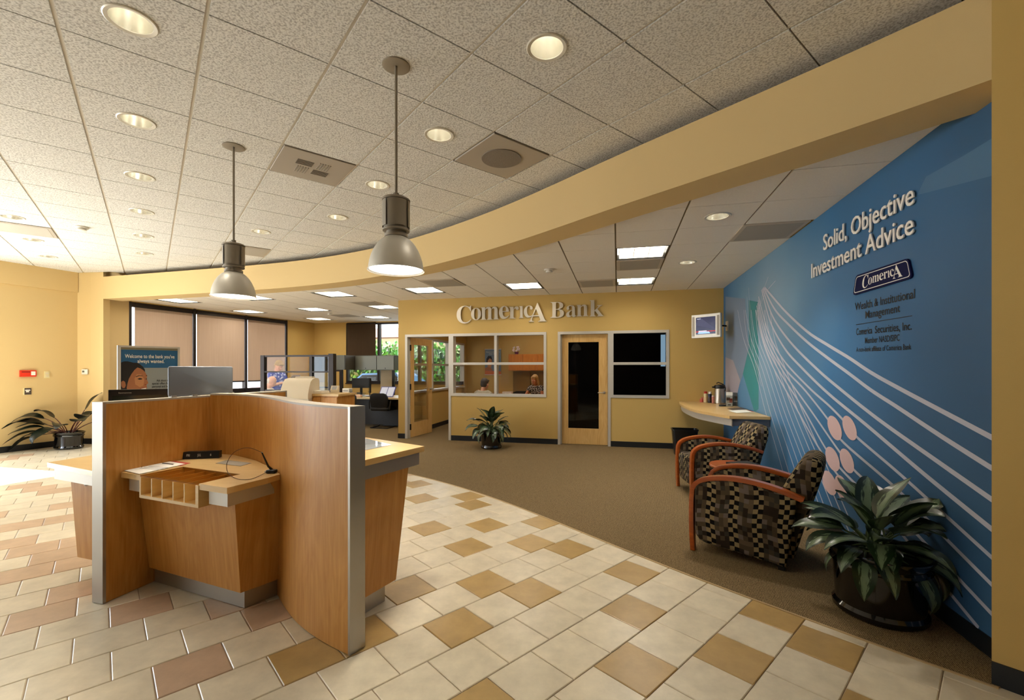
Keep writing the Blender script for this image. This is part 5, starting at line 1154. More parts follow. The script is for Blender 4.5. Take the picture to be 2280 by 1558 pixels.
# ------------------------------------------------------------------ small things on the left walls
def lwall(px, py):                                                  # a photo point on the left wall -> (world point, z)
    t = (px-CX)/FPX; k = (t*LC[1]-LC[0])/(LD[0]-t*LD[1]); D = LC[1]+LD[1]*k; return LC[0]+LD[0]*k, D, EYE-(py-CY)/FPX*D
LA = math.atan2(-LD[1], -LD[0])
def on_left(name, label, cat, px, py): x, y, z = lwall(px, py); return thing(name, label, cat, (x, y, z), LA)
o = on_left('alarm_box', 'red sign box with white print on the left wall', 'sign', 61, 831.5)
mb = MB(); mb.box(-.105,.105,-.035,-.001,-.055,.058); finish('box', mb, mat('sign_red', '#d8341a', .4), o, smooth=0)
mb = MB(); mb.box(.035,.092,-.0365,-.0345,-.03,.038); finish('white_label', mb, PAPER, o, smooth=0)
mb = MB(); mb.box(-.085,.025,-.0365,-.0345,.022,.036); finish('text_line', mb, mat('sign_maroon', '#5a120c', .5), o, smooth=0)
o = on_left('wall_switch', 'ivory switch plate right of the red sign box', 'switch', 104, 834)
mb = MB(); mb.box(-.036,.036,-.012,-.001,-.062,.062); finish('plate', mb, mat('ivory', '#dccf9f', .45), o, smooth=0)
for z in (-.024,.024): mb = MB(); mb.box(-.02,.02,-.018,-.012,z-.014,z+.014); finish('button', mb, CREAMP, o, smooth=0)
o = on_left('card_plate', 'small dark framed plate with white symbols below the red sign box', 'sign', 60.5, 871)
mb = MB(); mb.box(-.055,.05,-.010,-.001,-.062,.062); finish('frame', mb, mat('ivory', '#dccf9f', .45), o, smooth=0)
mb = MB(); mb.box(-.038,.05,-.013,-.010,-.058,.058); finish('panel', mb, mat('plate_brown', '#4b4038', .4), o, smooth=0)
mb = MB(); mb.box(-.03,.035,-.0145,-.0128,.01,.03); finish('symbol', mb, PAPER, o, smooth=0)
mb = MB(); mb.box(-.02,.02,-.0145,-.0128,-.016,.006); finish('symbol', mb, PAPER, o, smooth=0)
tp = Vector((-8.20, 8.61)); o = thing('thermostat', 'white thermostat on the narrow wall right of the lobby corner', 'thermostat', (-8.16, 8.598, EYE-.0075*8.6), math.atan2(-.025,.28))
mb = MB(); mb.rbox(-.062,.062,-.03,.0,-.05,.05,.012); finish('housing', mb, WHITEP, o)
mb = MB(); mb.box(-.04,.005,-.0315,-.0295,-.012,.022); finish('display', mb, mat('lcd_grey', '#5f5f52', .3), o, smooth=0)

# ------------------------------------------------------------------ cubicles at the back
FAB = mat('panel_fabric', '#a8946f', .9, bump=.3, scale=300); CABG = mat('cabinet_grey', '#5c5d55', .5, .2); DESKT = mat('desk_top', '#d2b98a', .4); DARKW = mat('desk_dark', '#1a1512', .45)
o = thing('cubicle_screen', 'dark framed cubicle partition with glass panes behind the copier', 'partition', (-4.974, 8.93, .005), AM)
def cub(x0, x1, z0, z1, nm, m_, y0=-.03, y1=.03): mb = MB(); mb.box(x0,x1,y0,y1,z0,z1); return finish(nm, mb, m_, o, smooth=0)
for x0, x1, d in ((0,.085,.04),(1.112,1.17,.035),(1.535,1.64,.05)): cub(x0,x1,0,1.70 + (.02 if x0 > 1.5 else 0),'post',BRONZE,-d,d)
for x0, x1 in ((.085,1.112),(1.17,1.535)):
    for z0, z1 in ((1.665,1.70),(1.36,1.385),(.98,1.02)): cub(x0,x1,z0,z1,'rail',BRONZE)
    cub(x0,x1,.02,.98,'fabric_panel',FAB)
    for z0, z1 in ((1.02,1.36),(1.385,1.665)): cub(x0,x1,z0,z1,'pane',glass_mat('screen_glass',refl=.0,edge=.12) if x0 < 1 else glass_mat('pale_glass','#e8eef0',.07),-.004,.004)
pr = P(690,820,11.9); o = thing('cubicle_screen', 'cubicle partition farther back, touching the grey overhead cabinets', 'partition', (pr.x, pr.y, .005), AM)
for x0, x1 in ((0,.07),(.90,.98)): cub(x0,x1,0,1.76,'post',BRONZE)
for z0, z1 in ((1.69,1.76),(1.36,1.40),(.92,.96)): cub(.07,.90,z0,z1,'rail',BRONZE)
cub(.07,.90,.02,.92,'fabric_panel',FAB); cub(.07,.90,.96,1.36,'pane',GLASS,-.004,.004); cub(.07,.90,1.40,1.69,'pane',glass_mat('smoke_pane','#6b6560',.08),-.004,.004)
pc = P(791,820,11.75)
o = thing('overhead_cabinet', 'grey overhead cabinet with two flip doors above the cubicle desk', 'cabinet', (pc.x, pc.y, 1.40), AM)
mb = MB(); mb.box(0,1.12,.0,.36,0,.38); finish('body', mb, CABG, o, smooth=0)
for x0, x1 in ((.01,.62),(.64,1.11)):
    mb = MB(); mb.box(x0,x1,-.02,0,.015,.365); d_ = finish('door', mb, mat('cabinet_door_grey', '#6f7168', .45, .2), o, smooth=0)
    mb = MB(); mb.T = Matrix.Translation(((x0+x1)/2, -.02, .05)) @ Matrix.Rotation(R(90), 4, 'X'); mb.lathe([(.014,0),(.014,.006)], 14); finish('lock', mb, BLACKP, d_)
o = thing('overhead_cabinet', 'dark grey overhead cabinet end turned sideways at the partition', 'cabinet', tuple(M(toM(pc)[0]-.36, toM(pc)[1]-.45, 1.41)), AM)
mb = MB(); mb.box(0,.34,0,.80,0,.37); finish('body', mb, CABG, o, smooth=0); mb = MB(); mb.box(.34,.355,.01,.79,.01,.36); finish('door', mb, mat('cabinet_door_dark', '#4d4a44', .45, .2), o, smooth=0)
o = thing('cubicle_screen', 'low beige fabric panel under the grey overhead cabinets', 'partition', tuple(M(toM(pc)[0]+.52, toM(pc)[1]+.37, .005)), AM)
mb = MB(); mb.box(0,.34,0,.05,0,1.40); finish('fabric_panel', mb, mat('panel_pale', '#c9bda4', .9), o, smooth=0); mb = MB(); mb.box(.34,.39,-.01,.06,0,1.42); finish('post', mb, BRONZE, o, smooth=0)
dk = toM(pc); du, dv = dk[0], dk[1]
o = thing('desk', 'cubicle desk with a pale rounded top in front of the far window', 'desk', tuple(M(du, dv-.4, .005)), AM)
tp_ = [(-.28,.0),(-.26,-.22),(-.1,-.36),(.2,-.40),(.7,-.36),(1.9,-.30),(1.9,.70),(-.28,.70)]
mb = MB(); mb.prism(tp_, .70, .735); finish('desk_top', mb, DESKT, o, smooth=0)
mb = MB(); mb.box(-.24,1.8,.0,.03,.05,.70); finish('modesty_panel', mb, DARKW, o, smooth=0)
mb = MB(); mb.box(-.26,-.22,.0,.66,.0,.70); finish('end_panel', mb, DARKW, o, smooth=0)
mb = MB(); mb.box(1.0,1.75,.04,.60,.02,.69); ped = finish('pedestal', mb, DARKW, o, smooth=0)
mb = MB(); mb.box(1.1,1.6,.02,.04,.30,.32); finish('handle', mb, ALU, ped, smooth=0)
def on_desk(px, y_=None): t = (px-CX)/FPX; return t
def dz(u, v, h=.741): return tuple(M(du+u, dv-.4+v, h))
o = thing('monitor', 'black flat monitor seen from the side on the cubicle desk', 'monitor', dz(.60,.10), AM+R(-55))
mb = MB(); mb.lathe([(.10,0),(.10,.012),(.03,.02)], 20); mb.box(-.02,.02,-.01,.01,.02,.18); finish('stand', mb, BLACKP, o); mb = MB(); mb.box(-.22,.22,-.025,.02,.10,.46); sc_ = finish('housing', mb, BLACKP, o, smooth=0); mb = MB(); mb.box(-.2,.2,-.027,-.025,.12,.44); finish('screen', mb, mat('screen_green', '#0d1a14', .08), sc_, smooth=0)
o = thing('monitor', 'black monitor back below the overhead cabinets against the bright window', 'monitor', dz(.10,.52), AM+R(10))
mb = MB(); mb.lathe([(.09,0),(.09,.012),(.03,.02)], 20); mb.box(-.03,.03,-.01,.02,.02,.25); finish('stand', mb, BLACKP, o); mb = MB(); mb.box(-.24,.24,-.02,.03,.19,.45); finish('housing', mb, BLACKP, o, smooth=0)
o = thing('box_printer', 'small white desktop machine at the left end of the cubicle desk', 'printer', dz(-.02,.08), AM); mb = MB(); mb.rbox(-.10,.10,-.08,.08,0,.20,.02); finish('housing', mb, WHITEP, o); mb = MB(); mb.box(-.07,.07,-.0815,-.079,.12,.16); finish('slot', mb, INKG, o, smooth=0)
o = thing('letter_tray', 'black wire letter tray on the cubicle desk', 'letter tray', dz(.30,.05), AM)
for z in (.0,.07): mb = MB(); mb.box(-.15,.15,-.12,.12,z,z+.008); mb.box(-.15,.15,-.12,-.112,z+.008,z+.035); finish('tray', mb, BLACKP, o, smooth=0)
for x in (-.145,.145): mb = MB(); mb.box(x-.005,x+.005,-.12,-.11,0,.11); finish('upright', mb, BLACKP, o, smooth=0)
o = thing('card_holder', 'black card holder with a white card at the desk edge', 'card holder', dz(.28,-.27), AM); mb = MB(); mb.box(-.07,.07,-.03,.03,0,.03); finish('holder', mb, BLACKP, o, smooth=0); mb = MB(); mb.box(-.055,.05,-.034,-.03,.006,.055); finish('card', mb, PAPER, o, smooth=0)
o = thing('note_box', 'pinkish note box beside the card holder', 'box', dz(.50,-.24), AM); mb = MB(); mb.rbox(-.07,.07,-.05,.05,0,.06,.008); finish('box', mb, mat('note_pink', '#d8b49c', .6), o)
o = thing('binder', 'open blue and white binder propped up on the cubicle desk', 'binder', dz(1.12,-.05), AM)
for s in (-1, 1):
    mb = MB(); mb.T = Matrix.Rotation(R(-35), 4, 'X'); mb.box(min(0,s*.20),max(0,s*.20),-.006,.006,0,.30); finish('cover', mb, mat('binder_blue', '#3a3f8c', .4), o, smooth=0)
    mb = MB(); mb.T = Matrix.Rotation(R(-35), 4, 'X'); mb.box(min(s*.01,s*.18),max(s*.01,s*.18),-.010,-.006,.02,.28); finish('page', mb, mat('page_blue', '#cfd6ec', .7), o, smooth=0)
# sled-base office chair
def office_chair(label, loc, rz, arms=True, group=None):
    o = thing('office_chair', label, 'office chair', loc, rz, group); CF = mat('chair_black', '#121214', .75)
    mb = MB(); mb.rbox(-.24,.24,-.22,.24,.42,.50,.08,4); finish('seat', mb, CF, o)
    mb = MB(); rings = []
    for z, w_, y in ((.46,.17,-.20),(.52,.215,-.215),(.65,.235,-.235),(.76,.225,-.25),(.82,.19,-.26),(.845,.12,-.265)): rings.append([(x*w_, y + (.05 if fr_ else 0) + .03*abs(x)**2, z) for x, fr_ in ((-1,0),(-.5,0),(0,0),(.5,0),(1,0),(1,1),(.5,1),(0,1),(-.5,1),(-1,1))])
    mb.loft(rings); finish('backrest', mb, CF, o, smooth=60)
    for s in (-1, 1):
        mb = MB(); mb.tube(catmull([(s*.22,-.20,.012),(s*.22,.10,.012),(s*.22,.22,.03),(s*.22,.235,.12),(s*.22,.22,.43)], 4), .012, 8); finish('leg', mb, BLACKM, o)
        if arms: mb = MB(); mb.tube(catmull([(s*.26,-.17,.46),(s*.28,-.16,.62),(s*.28,-.10,.665),(s*.28,.12,.66),(s*.27,.16,.60)], 4), .017, 8); finish('armrest', mb, BLACKP, o)
    mb = MB(); mb.tube([(-.22,-.20,.012),(.22,-.20,.012)], .012, 8); finish('cross_bar', mb, BLACKM, o)
    return o
oc = P(846,955,10.7); office_chair('black office chair with a sled base in front of the cubicle desk', (oc.x, oc.y+.25, .005), AM)
oc = P(757,905,9.6); office_chair('black office chair mostly hidden behind the kiosk next to the dark partition post', (oc.x-.15, oc.y+.55, .005), AM+R(150))

# copier, wood cabinet and what is on it
cz = P(670,820,7.75); o = thing('copier', 'beige copier with a curved cover standing behind the kiosk', 'copier', (cz.x, cz.y, .005), AM+R(18)); CB = mat('copier_beige', '#d9cbb2', .5); CB2 = mat('copier_side', '#a89b82', .5)
prof = [(-.30,.93),(.26,.93),(.26,1.22),(.20,1.265),(.05,1.275),(-.08,1.26),(-.18,1.21),(-.26,1.10),(-.30,1.0)]
mb = MB(); mb.loft([[(x,y,z) for y, z in prof] for x in (-.225,.225)]); finish('body', mb, CB, o, smooth=30)
mb = MB(); mb.box(-.22,.22,-.27,.25,.45,.93); pd_ = finish('paper_drawer', mb, mat('drawer_white', '#d8d2c6', .5), o, smooth=0)
mb = MB(); mb.box(-.06,.06,-.278,-.268,.80,.84); finish('handle', mb, BLACKP, pd_, smooth=0)
mb = MB(); mb.box(-.10,.18,.02,.16,1.27,1.30); finish('document_tray', mb, CB, o, smooth=0)
mb = MB(); mb.box(-.24,.24,-.29,.25,.0,.45); finish('stand', mb, CABG, o, smooth=0)
wc = P(700,820,7.6); o = thing('storage_cabinet', 'low maple storage cabinet right of the copier', 'cabinet', (wc.x+.12, wc.y+.25, .005), AM)
mb = MB(); mb.box(-.30,.34,-.20,.30,.03,.97); finish('body', mb, CHERRY, o, smooth=0); mb = MB(); mb.box(-.33,.37,-.23,.32,.97,1.005); finish('top', mb, LAMI, o, smooth=0)
for x0, x1 in ((-.29,.015),(.025,.33)): mb = MB(); mb.box(x0,x1,-.215,-.20,.05,.95); finish('door', mb, CHERRY, o, smooth=0)
wcl = (wc.x+.12, wc.y+.25)
o = thing('paper_ream', 'stack of white paper on the maple storage cabinet', 'paper', (wcl[0]-.16, wcl[1]-.02, 1.012), AM); mb = MB(); mb.box(-.15,.15,-.11,.11,0,.045); finish('sheets', mb, PAPER, o, smooth=0)
o = thing('card_terminal', 'small beige desk machine on the maple storage cabinet', 'machine', (wcl[0]+.05, wcl[1]+.20, 1.012), AM+R(20)); mb = MB(); mb.loft([[(x,-.08,0),(x,.08,0),(x,.08,.12),(x,.0,.125),(x,-.07,.05)] for x in (-.06,.06)]); finish('housing', mb, CREAMP, o, smooth=0); mb = MB(); mb.loft([[(x,-.066,.056),(x,-.062,.052),(x,-.012,.112),(x,-.016,.116)] for x in (-.04,.04)]); finish('keypad', mb, INKG, o, smooth=0)

# ------------------------------------------------------------------ inside the glazed office
def T(u, v, z=.005): return tuple(M(u, v, z))
o = thing('overhead_cabinet', 'orange wood wall cabinet inside the office behind the glass', 'cabinet', T(-2.96, VO-.36, 1.38), AM)
mb = MB(); mb.box(0,1.1,0,.35,0,.46); finish('body', mb, CABW, o, smooth=0)
for k in range(3): mb = MB(); mb.box(.012+.41*k-.004,min(1.09,.41*k+.405),-.018,0,.015,.445); finish('door', mb, CABW, o, smooth=0)
o = thing('flower_pot', 'white and purple flowers on top of the office wall cabinet', 'flowers', T(-2.76, VO-.22, 1.845)); mb = MB(); mb.lathe([(.05,0),(.06,.07),(.05,.07)], 18); finish('pot', mb, mat('purple_pot', '#5a1e4a', .4), o)
mb = MB()
for k in range(16): mb.ball((rnd.uniform(-.11,.11), rnd.uniform(-.07,.07), rnd.uniform(.08,.20)), .026, n=8, m=5)
finish('blossoms', mb, mat('petal_white', '#ead9dc', .6), o)
o = thing('credenza', 'orange wood credenza along the rear wall of the office', 'cabinet', T(-3.6, VO-.55, .005), AM); mb = MB(); mb.box(0,1.6,0,.5,.05,.70); finish('body', mb, CABW, o, smooth=0); mb = MB(); mb.box(-.02,1.62,-.02,.52,.70,.735); finish('top', mb, CABW, o, smooth=0)
o = thing('paper_stack', 'white papers lying on the office credenza', 'paper', T(-3.0, VO-.3, .742), AM); mb = MB(); mb.box(-.13,.13,-.1,.1,0,.05); finish('sheets', mb, PAPER, o, smooth=0)
o = thing('back_panel', 'tan tack board under the office wall cabinet', 'board', T(-2.90, VO-.03, .76), AM)
for a_ in ((0,.50),(.54,1.04)): mb = MB(); mb.box(*a_,-.02,.0,0,.60); finish('board', mb, mat('tack_board', '#8a7148', .9), o, smooth=0)
o = thing('wall_poster', 'smaller poster of a smiling face hanging on the office wall', 'poster', T(-3.74, VO-.03, 1.27), AM)
mb = MB(); mb.box(0,.48,-.004,0,0,.72); pc_ = finish('poster_card', mb, mat('poster_slate', '#6f8496', .6), o, smooth=0)
for z in (-.02,.72): mb = MB(); mb.box(-.01,.49,-.012,.004,z,z+.02); finish('rail', mb, ALUW, o, smooth=0)
for nm, pts, m_, d in (('orange_band', [(0,0),(.48,0),(.48,.09),(0,.11)], mat('poster_orange', '#c56a3c', .6), .005), ('hair', [(.05,.28),(.04,.45),(.10,.54),(.19,.53),(.22,.42),(.20,.26)], HAIRB, .005), ('face', [(.08,.22),(.08,.40),(.14,.47),(.20,.43),(.21,.30),(.17,.20)], SKIN2, .006), ('shoulder', [(0,.11),(.0,.18),(.08,.22),(.17,.20),(.24,.11)], SKIN, .0055)):
    mb = MB(); mb.add([(x,-d,z) for x, z in pts], [tuple(range(len(pts)))]); finish(nm, mb, m_, pc_, smooth=0, recalc=False)
mb = MB(); put_text(mb, "Welcome to the bank you've", lambda s_, t_, d: Vector((.03+.42*s_, -.0062, .635+.03*t_))); finish('lettering', mb, PAPER, pc_, smooth=0, recalc=False); mb = MB(); put_text(mb, 'always wanted.', lambda s_, t_, d: Vector((.12+.24*s_, -.0062, .585+.03*t_))); finish('lettering', mb, PAPER, pc_, smooth=0, recalc=False)
o = thing('desk', 'orange wood desk inside the glazed office', 'desk', T(-2.80, 9.92, .005), AM); mb = MB(); mb.prism([(0,0),(1.45,0),(1.45,.62),(.15,.62),(0,.5)], .71, .745); finish('desk_top', mb, CABW, o, smooth=0); mb = MB(); mb.box(.1,1.4,.05,.08,.02,.71); finish('front_panel', mb, CABW, o, smooth=0)
for x in (.1,1.36): mb = MB(); mb.box(x,x+.04,.08,.55,0,.71); finish('side_panel', mb, CABW, o, smooth=0)
o = thing('documents', 'white documents spread on the office desk before the blond woman', 'paper', T(-1.90, 10.28, .752), AM+R(10)); mb = MB(); mb.box(-.22,.20,-.12,.12,0,.006); finish('sheets', mb, PAPER, o, smooth=0)
o = thing('desk_phone', 'grey desk phone on the office desk', 'phone', T(-2.50, 10.3, .752), AM); mb = MB(); mb.loft([[(x,-.1,0),(x,.1,0),(x,.1,.07),(x,-.1,.025)] for x in (-.1,.1)]); finish('body', mb, INKG, o, smooth=0); mb = MB(); mb.tube([(-.08,-.08,.045),(-.08,-.05,.06),(-.08,.06,.09),(-.08,.09,.08)], .018, 8); finish('handset', mb, WHITEP, o)
office_chair('empty dark office chair behind the desk in the glazed office', T(-2.45, 11.35, .005), AM+R(185))
office_chair('office chair the grey shirted man sits on', T(-2.86, 9.34, .005), AM+R(-15), arms=False)
office_chair('office chair the blond woman sits on', T(-1.94, 10.95, .005), AM+R(165), arms=False)
# dark office next door: bare unlit room, its lining coloured dark for the missing light
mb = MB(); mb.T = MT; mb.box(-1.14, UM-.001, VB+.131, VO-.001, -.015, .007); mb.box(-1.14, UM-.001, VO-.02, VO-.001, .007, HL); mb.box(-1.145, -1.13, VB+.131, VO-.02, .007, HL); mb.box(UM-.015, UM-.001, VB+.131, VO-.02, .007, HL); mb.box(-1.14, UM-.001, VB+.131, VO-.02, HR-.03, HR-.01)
struct('wall_unlit_room', mb, mat('unlit_room_tone', '#2a2620', .9), smooth=0)

o = sthing('blue_strip', 'narrow pale blue glowing strip added far back in the unlit office', **mframe(1.12, VO-.03))
mb = MB(); mb.box(0,.18,-.004,.004,1.5,2.34); finish('pane', mb, mat('strip_glow', '#000000', .5, emit='#bcd6f2', estr=2.6), o, smooth=0)  # added glowing pane stands in for the blue strip in the dark glass
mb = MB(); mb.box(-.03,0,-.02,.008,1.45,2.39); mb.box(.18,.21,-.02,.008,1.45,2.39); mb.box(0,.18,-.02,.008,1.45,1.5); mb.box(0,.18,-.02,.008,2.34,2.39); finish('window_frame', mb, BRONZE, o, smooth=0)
# ------------------------------------------------------------------ people
def remeshed(name, mb, m_, parent, voxel=.012, smooth_it=3):
    o = finish(name, mb, m_, None, smooth=0); md = o.modifiers.new('join', 'REMESH'); md.mode = 'VOXEL'; md.voxel_size = voxel; md.use_smooth_shade = True
    sm_ = o.modifiers.new('soft', 'SMOOTH'); sm_.iterations = smooth_it; sm_.factor = .5
    dg = bpy.context.evaluated_depsgraph_get(); dg.update(); me = bpy.data.meshes.new_from_object(o.evaluated_get(dg)); old = o.data
    o.modifiers.clear(); o.data = me; bpy.data.meshes.remove(old); me.name = name
    if not me.materials: me.materials.append(m_)
    me.polygons.foreach_set('use_smooth', [True]*len(me.polygons)); o.parent = parent; return o
def hand(mb, wrist, dirv, side, curl):
    d = Vector(dirv).normalized(); n = Vector((0,0,1)) if abs(d.z) < .8 else Vector((1,0,0)); s = d.cross(n).normalized()*side; up = s.cross(d).normalized()*side
    w = Vector(wrist); c = w + d*.085
    mb.tube([w, w+d*.03, w+d*.085], [.024,.030,.030], 8)
    for k, (off, ln) in enumerate(((-.030,.066),(-.010,.076),(.010,.072),(.029,.058))):
        b0 = c + s*off; b1 = b0 + (d*math.cos(curl*.5) - up*math.sin(curl*.5))*ln*.5; b2 = b1 + (d*math.cos(curl) - up*math.sin(curl))*ln*.5
        mb.tube([b0 - d*.02, b0, b1, b2], [.010,.0095,.009,.008], 6)
    t0 = w + d*.028 - s*.022; mb.tube([t0, t0 - s*.030 + d*.022 - up*.006, t0 - s*.036 + d*.050 - up*.012], [.012,.0105,.009], 6)
def person(label, loc, rz, pose, skin, hair, cloth, lower, group=None):
    """local frame: x to the person's left, y forward, z up"""
    o = thing('person', label, 'person', loc, rz, group); J = {k: Vector(v) for k, v in pose.items() if isinstance(v, tuple)}
    H = J['head']; tilt = pose.get('nod', (0,1,-.1)); f = Vector(tilt).normalized(); s = Vector((1,0,0)); s = (s - f*s.dot(f)).normalized(); up = s.cross(f).normalized()
    HM = Matrix((( s.x, f.x, up.x, H.x), (s.y, f.y, up.y, H.y), (s.z, f.z, up.z, H.z), (0,0,0,1)))
    mb = MB(); mb.T = HM; mb.ball((0,-.010,.025), .074, .092, .098); mb.ball((0,.020,-.045), .060, .070, .066); mb.ball((0,.055,-.082), .030, .026, .022)
    mb.tube([(0,.080,.015),(0,.098,-.018),(0,.104,-.030)], [.010,.012,.013], 6); mb.ball((0,.086,-.060), .022, .010, .008, 10, 5)
    for x in (-1,1): mb.ball((x*.074,-.010,-.010), .010, .020, .030, 8, 6); mb.ball((x*.045,.062,-.018), .022, .016, .018, 8, 5)
    mb.T = Matrix.Identity(4); nk = J['neck']
    mb.tube([H + up*-.05 - f*.02, nk + Vector((0,0,.03)), nk - Vector((0,0,.03))], [.052,.052,.062], 10)
    ch, pe = J['chest'], J['pelvis']
    def trunk(m2, g, lo=None):
        rs = []
        for k, (rx, ry) in ((0,(.08,.06)),(.10,(.155,.085)),(.25,(.165,.105)),(.5,(.150,.105)),(.75,(.135,.10)),(1,(.155,.115))):
            p = nk.lerp(ch, min(1, k/.4)) if k < .4 else ch.lerp(pe, (k-.4)/.6)
            rs.append([(p.x+(rx+g)*math.cos(2*math.pi*i/16), p.y+(ry+g)*math.sin(2*math.pi*i/16), p.z) for i in range(16)])
        rs.append([(pe.x+(.12+g)*math.cos(2*math.pi*i/16), pe.y+(.10+g)*math.sin(2*math.pi*i/16), pe.z-.10) for i in range(16)])
        m2.loft(rs)
    trunk(mb, 0)
    for a in 'LR':
        sh, el, wr = J['sh'+a], J['el'+a], J['wr'+a]
        mb.tube([nk.lerp(sh,.55), sh, sh.lerp(el,.5), el, el.lerp(wr,.45), wr], [.055,.052,.045,.038,.036,.025], 10)
        hand(mb, wr, J.get('hd'+a, wr-el), 1 if a == 'L' else -1, pose.get('curl', .6))
        hp, kn, an = J['hip'+a], J['kn'+a], J['an'+a]
        mb.tube([hp, hp.lerp(kn,.5), kn, kn.lerp(an,.4), an], [.085,.075,.056,.052,.036], 10); mb.tube([an, an+Vector((0,.02,-.035)), an+Vector((0,.13,-.05))], [.036,.038,.028], 8)
    remeshed('body', mb, skin, o, .011, 2)
    mb = MB(); trunk(mb, .016)
    for a in 'LR':
        sh, el, wr = J['sh'+a], J['el'+a], J['wr'+a]; sl = pose.get('sleeve', .55)
        e1 = sh.lerp(el, min(1, sl)); pts = [nk.lerp(sh,.6), sh, e1] + ([el.lerp(wr, sl-1)] if sl > 1 else []); mb.tube(pts, [.062,.068,.062] + ([.050] if sl > 1 else []), 12)
    remeshed('shirt', mb, cloth, o, .014, 3)
    mb = MB()
    if lower:
        mb.loft([[(pe.x+rx*math.cos(2*math.pi*i/16), pe.y+ry*math.sin(2*math.pi*i/16), z) for i in range(16)] for rx, ry, z in ((.165,.13,pe.z+.04),(.18,.15,pe.z-.08),(.12,.10,pe.z-.14))])
        for a in 'LR':
            hp, kn, an = J['hip'+a], J['kn'+a], J['an'+a]; mb.tube([hp, hp.lerp(kn,.5), kn, kn.lerp(an,.5), an], [.10,.09,.072,.066,.055], 12)
        remeshed('trousers', mb, lower, o, .015, 3)
    else:
        mb.loft([[(pe.x+rx*math.cos(2*math.pi*i/20), pe.y+ry*math.sin(2*math.pi*i/20), z) for i in range(20)] for rx, ry, z in ((.155,.12,pe.z+.08),(.19,.15,pe.z-.06),(.215,.18,pe.z-.25),(.235,.20,pe.z-.44))])
        remeshed('skirt', mb, cloth, o, .015, 3)
    for a in 'LR':
        an = J['an'+a]; mb = MB(); mb.tube([an+Vector((0,-.055,-.035)), an+Vector((0,.02,-.035)), an+Vector((0,.12,-.045)), an+Vector((0,.17,-.05))], [.036,.043,.040,.026], 12); finish('shoe', mb, BLACKP, o)
    mb = MB(); mb.T = HM
    if hair[1] != 'bald': mb.ball((0,-.022,.045), .084, .098, .092); mb.ball((0,-.05,-.01), .078, .062, .08)
    else: mb.ball((0,-.045,.0), .080, .066, .070)
    if hair[1] == 'long':
        for x in (-1,1): mb.tube([(x*.06,-.0,.07),(x*.082,-.015,0),(x*.088,-.02,-.08),(x*.075,-.02,-.15)], [.03,.032,.034,.022], 8)
        mb.tube([(0,-.07,.05),(0,-.085,-.05),(0,-.075,-.15)], [.05,.06,.04], 10)
    if hair[1] != 'bald': mb.tube([(-.06,.055,.075),(0,.075,.088),(.06,.055,.075)], [.022,.026,.022], 8)
    remeshed('hair', mb, hair[0], o, .011, 2)
    for x in (-1,1):
        mb = MB(); mb.T = HM; mb.ball((x*.030,.0815,.006), .013, .007, .007, 10, 5); ey = finish('eye', mb, PAPER, o); mb = MB(); mb.T = HM; mb.ball((x*.030,.0865,.006), .006, .004, .006, 8, 5); finish('iris', mb, INK, ey)
    mb = MB(); mb.T = HM; mb.ball((0,.0945,-.060), .020, .004, .006, 10, 5); finish('mouth', mb, mat('lip_red', '#9a4038', .5), o)
    return o
SK = mat('skin_pale', '#d9a384', .5); SKT = mat('skin_tan', '#b8714a', .5)
def print_mat(name, c1, c2, scale, detail=2):
    m, t, b = new_mat(name); tc = N(t,'ShaderNodeTexCoord'); v = N(t,'ShaderNodeTexVoronoi'); v.inputs['Scale'].default_value = scale; t.links.new(tc.outputs['Object'], v.inputs['Vector'])
    cr = N(t,'ShaderNodeValToRGB'); cr.color_ramp.elements[0].position = .25; cr.color_ramp.elements[0].color = lin(c1); cr.color_ramp.elements[1].position = .45; cr.color_ramp.elements[1].color = lin(c2); t.links.new(v.outputs['Distance'], cr.inputs[0]); t.links.new(cr.outputs[0], b.inputs['Base Color']); b.inputs['Roughness'].default_value = .85; return m
stand = dict(head=(0,.10,1.50), nod=(.0,1,-.75), neck=(0,.03,1.36), chest=(0,.02,1.18), pelvis=(0,0,.86), shL=(.165,.02,1.30), shR=(-.165,.02,1.30), elL=(.22,.14,1.06), elR=(-.22,.14,1.06), wrL=(.08,.34,1.12), wrR=(-.09,.34,1.10), hdL=(-.1,.1,.03), hdR=(.1,.1,.03), hipL=(.09,0,.84), hipR=(-.09,0,.84), knL=(.09,.03,.46), knR=(-.09,.03,.46), anL=(.09,0,.075), anR=(-.09,0,.075), sleeve=.5)
w0 = P(614,820,10.4)
person('standing woman in a blue floral dress reading a white paper behind the glass partition', (w0.x, w0.y, .004), R(-112), stand, SK, (mat('hair_sandy', '#a58a5c', .7), 'short'), print_mat('floral_blue', '#c5cdf0', '#3546a8', 18), None)
hp = Matrix.Translation((w0.x, w0.y, .004)) @ Matrix.Rotation(R(-112), 4, 'Z') @ Vector((0,.44,1.14))
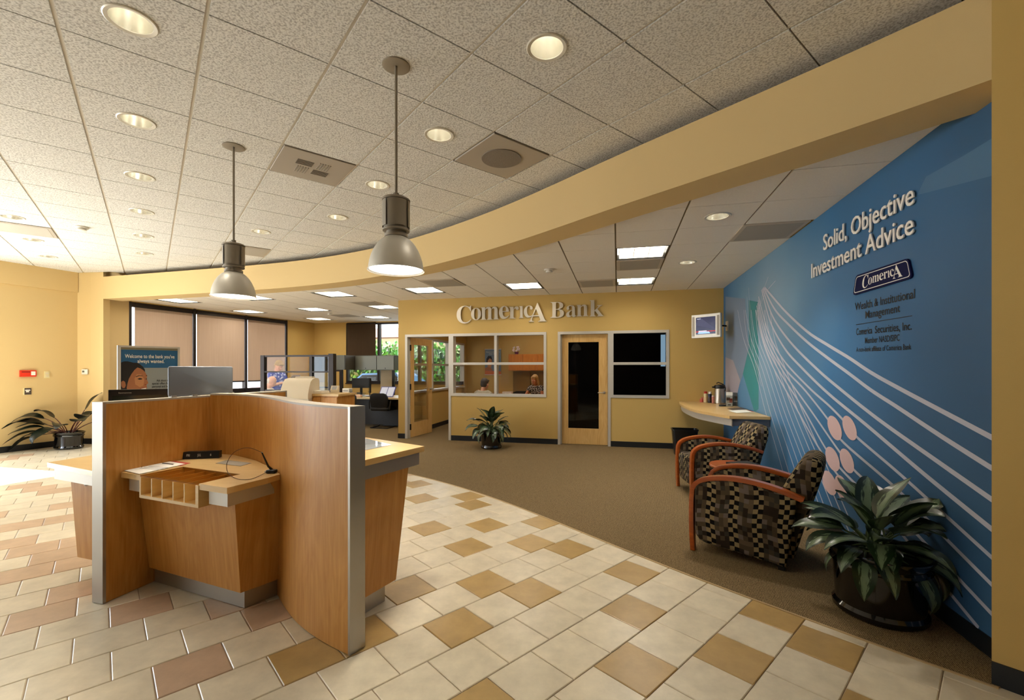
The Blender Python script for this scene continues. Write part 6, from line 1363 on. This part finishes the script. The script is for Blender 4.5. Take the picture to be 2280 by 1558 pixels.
o = thing('paper', 'white paper held by the standing woman in the blue dress', 'paper', tuple(hp), R(-112)); mb = MB(); mb.T = Matrix.Rotation(R(35), 4, 'X'); mb.box(-.11,.11,-.02,.26,-.001,.001); finish('sheet', mb, PAPER, o, smooth=0)
def seated(lean=0.0, arms='lap', down=-.25, sleeve=.55, h=.45):
    y = lean; d = dict(pelvis=(0,-.06,h+.10), chest=(0,-.04+y*.5,h+.38), neck=(0,-.02+y,h+.56), head=(0,.05+y,h+.70), nod=(0,1,down), shL=(.165,-.02+y,h+.50), shR=(-.165,-.02+y,h+.50), hipL=(.09,-.04,h+.07), hipR=(-.09,-.04,h+.07), knL=(.11,.38,h+.05), knR=(-.11,.38,h+.05), anL=(.11,.40,.08), anR=(-.11,.40,.08), sleeve=sleeve)
    if arms == 'desk': d.update(elL=(.25,.12+y,h+.26), elR=(-.25,.12+y,h+.26), wrL=(.12,.33+y,h+.34), wrR=(-.10,.34+y,h+.34), hdL=(-.12,.08,-.02), hdR=(.1,.1,-.02))
    else: d.update(elL=(.22,.02+y,h+.24), elR=(-.22,.02+y,h+.24), wrL=(.12,.24+y*.5,h+.20), wrR=(-.12,.24+y*.5,h+.20), hdL=(-.03,.1,0), hdR=(.03,.1,0))
    return d
m0 = P(590,820,9.75); person('seated bald man in a white shirt half hidden by the partition post', (m0.x-.12, m0.y, .004), R(-80), seated(.20, 'desk', -.45, 1.5), SK, (mat('hair_white', '#cfc6bb', .7), 'bald'), mat('shirt_white', '#e6e0da', .8), mat('trousers_grey', '#4a4740', .85))
office_chair('office chair under the seated man in the white shirt', (m0.x-.12, m0.y, .005), R(-80), arms=False)
person('man in a grey shirt seated with his back to the office window', T(-2.84, 9.36, .004), AM+R(-18), seated(.02, 'lap', -.12, .8, .40), SK, (mat('hair_grey', '#3e342b', .7), 'short'), mat('shirt_grey', '#a49a84', .85, vary=.2, scale=60), mat('trousers_dark', '#2d2a28', .85))
person('blond woman in a black and white patterned top seated at the office desk', T(-1.93, 10.88, .004), AM+R(160), seated(.04, 'desk', -.22, .35, .46), SKT, (mat('hair_blond', '#b08a55', .6), 'long'), print_mat('top_pattern', '#e6e2da', '#1b1a1d', 42), mat('trousers_dark', '#2d2a28', .85))
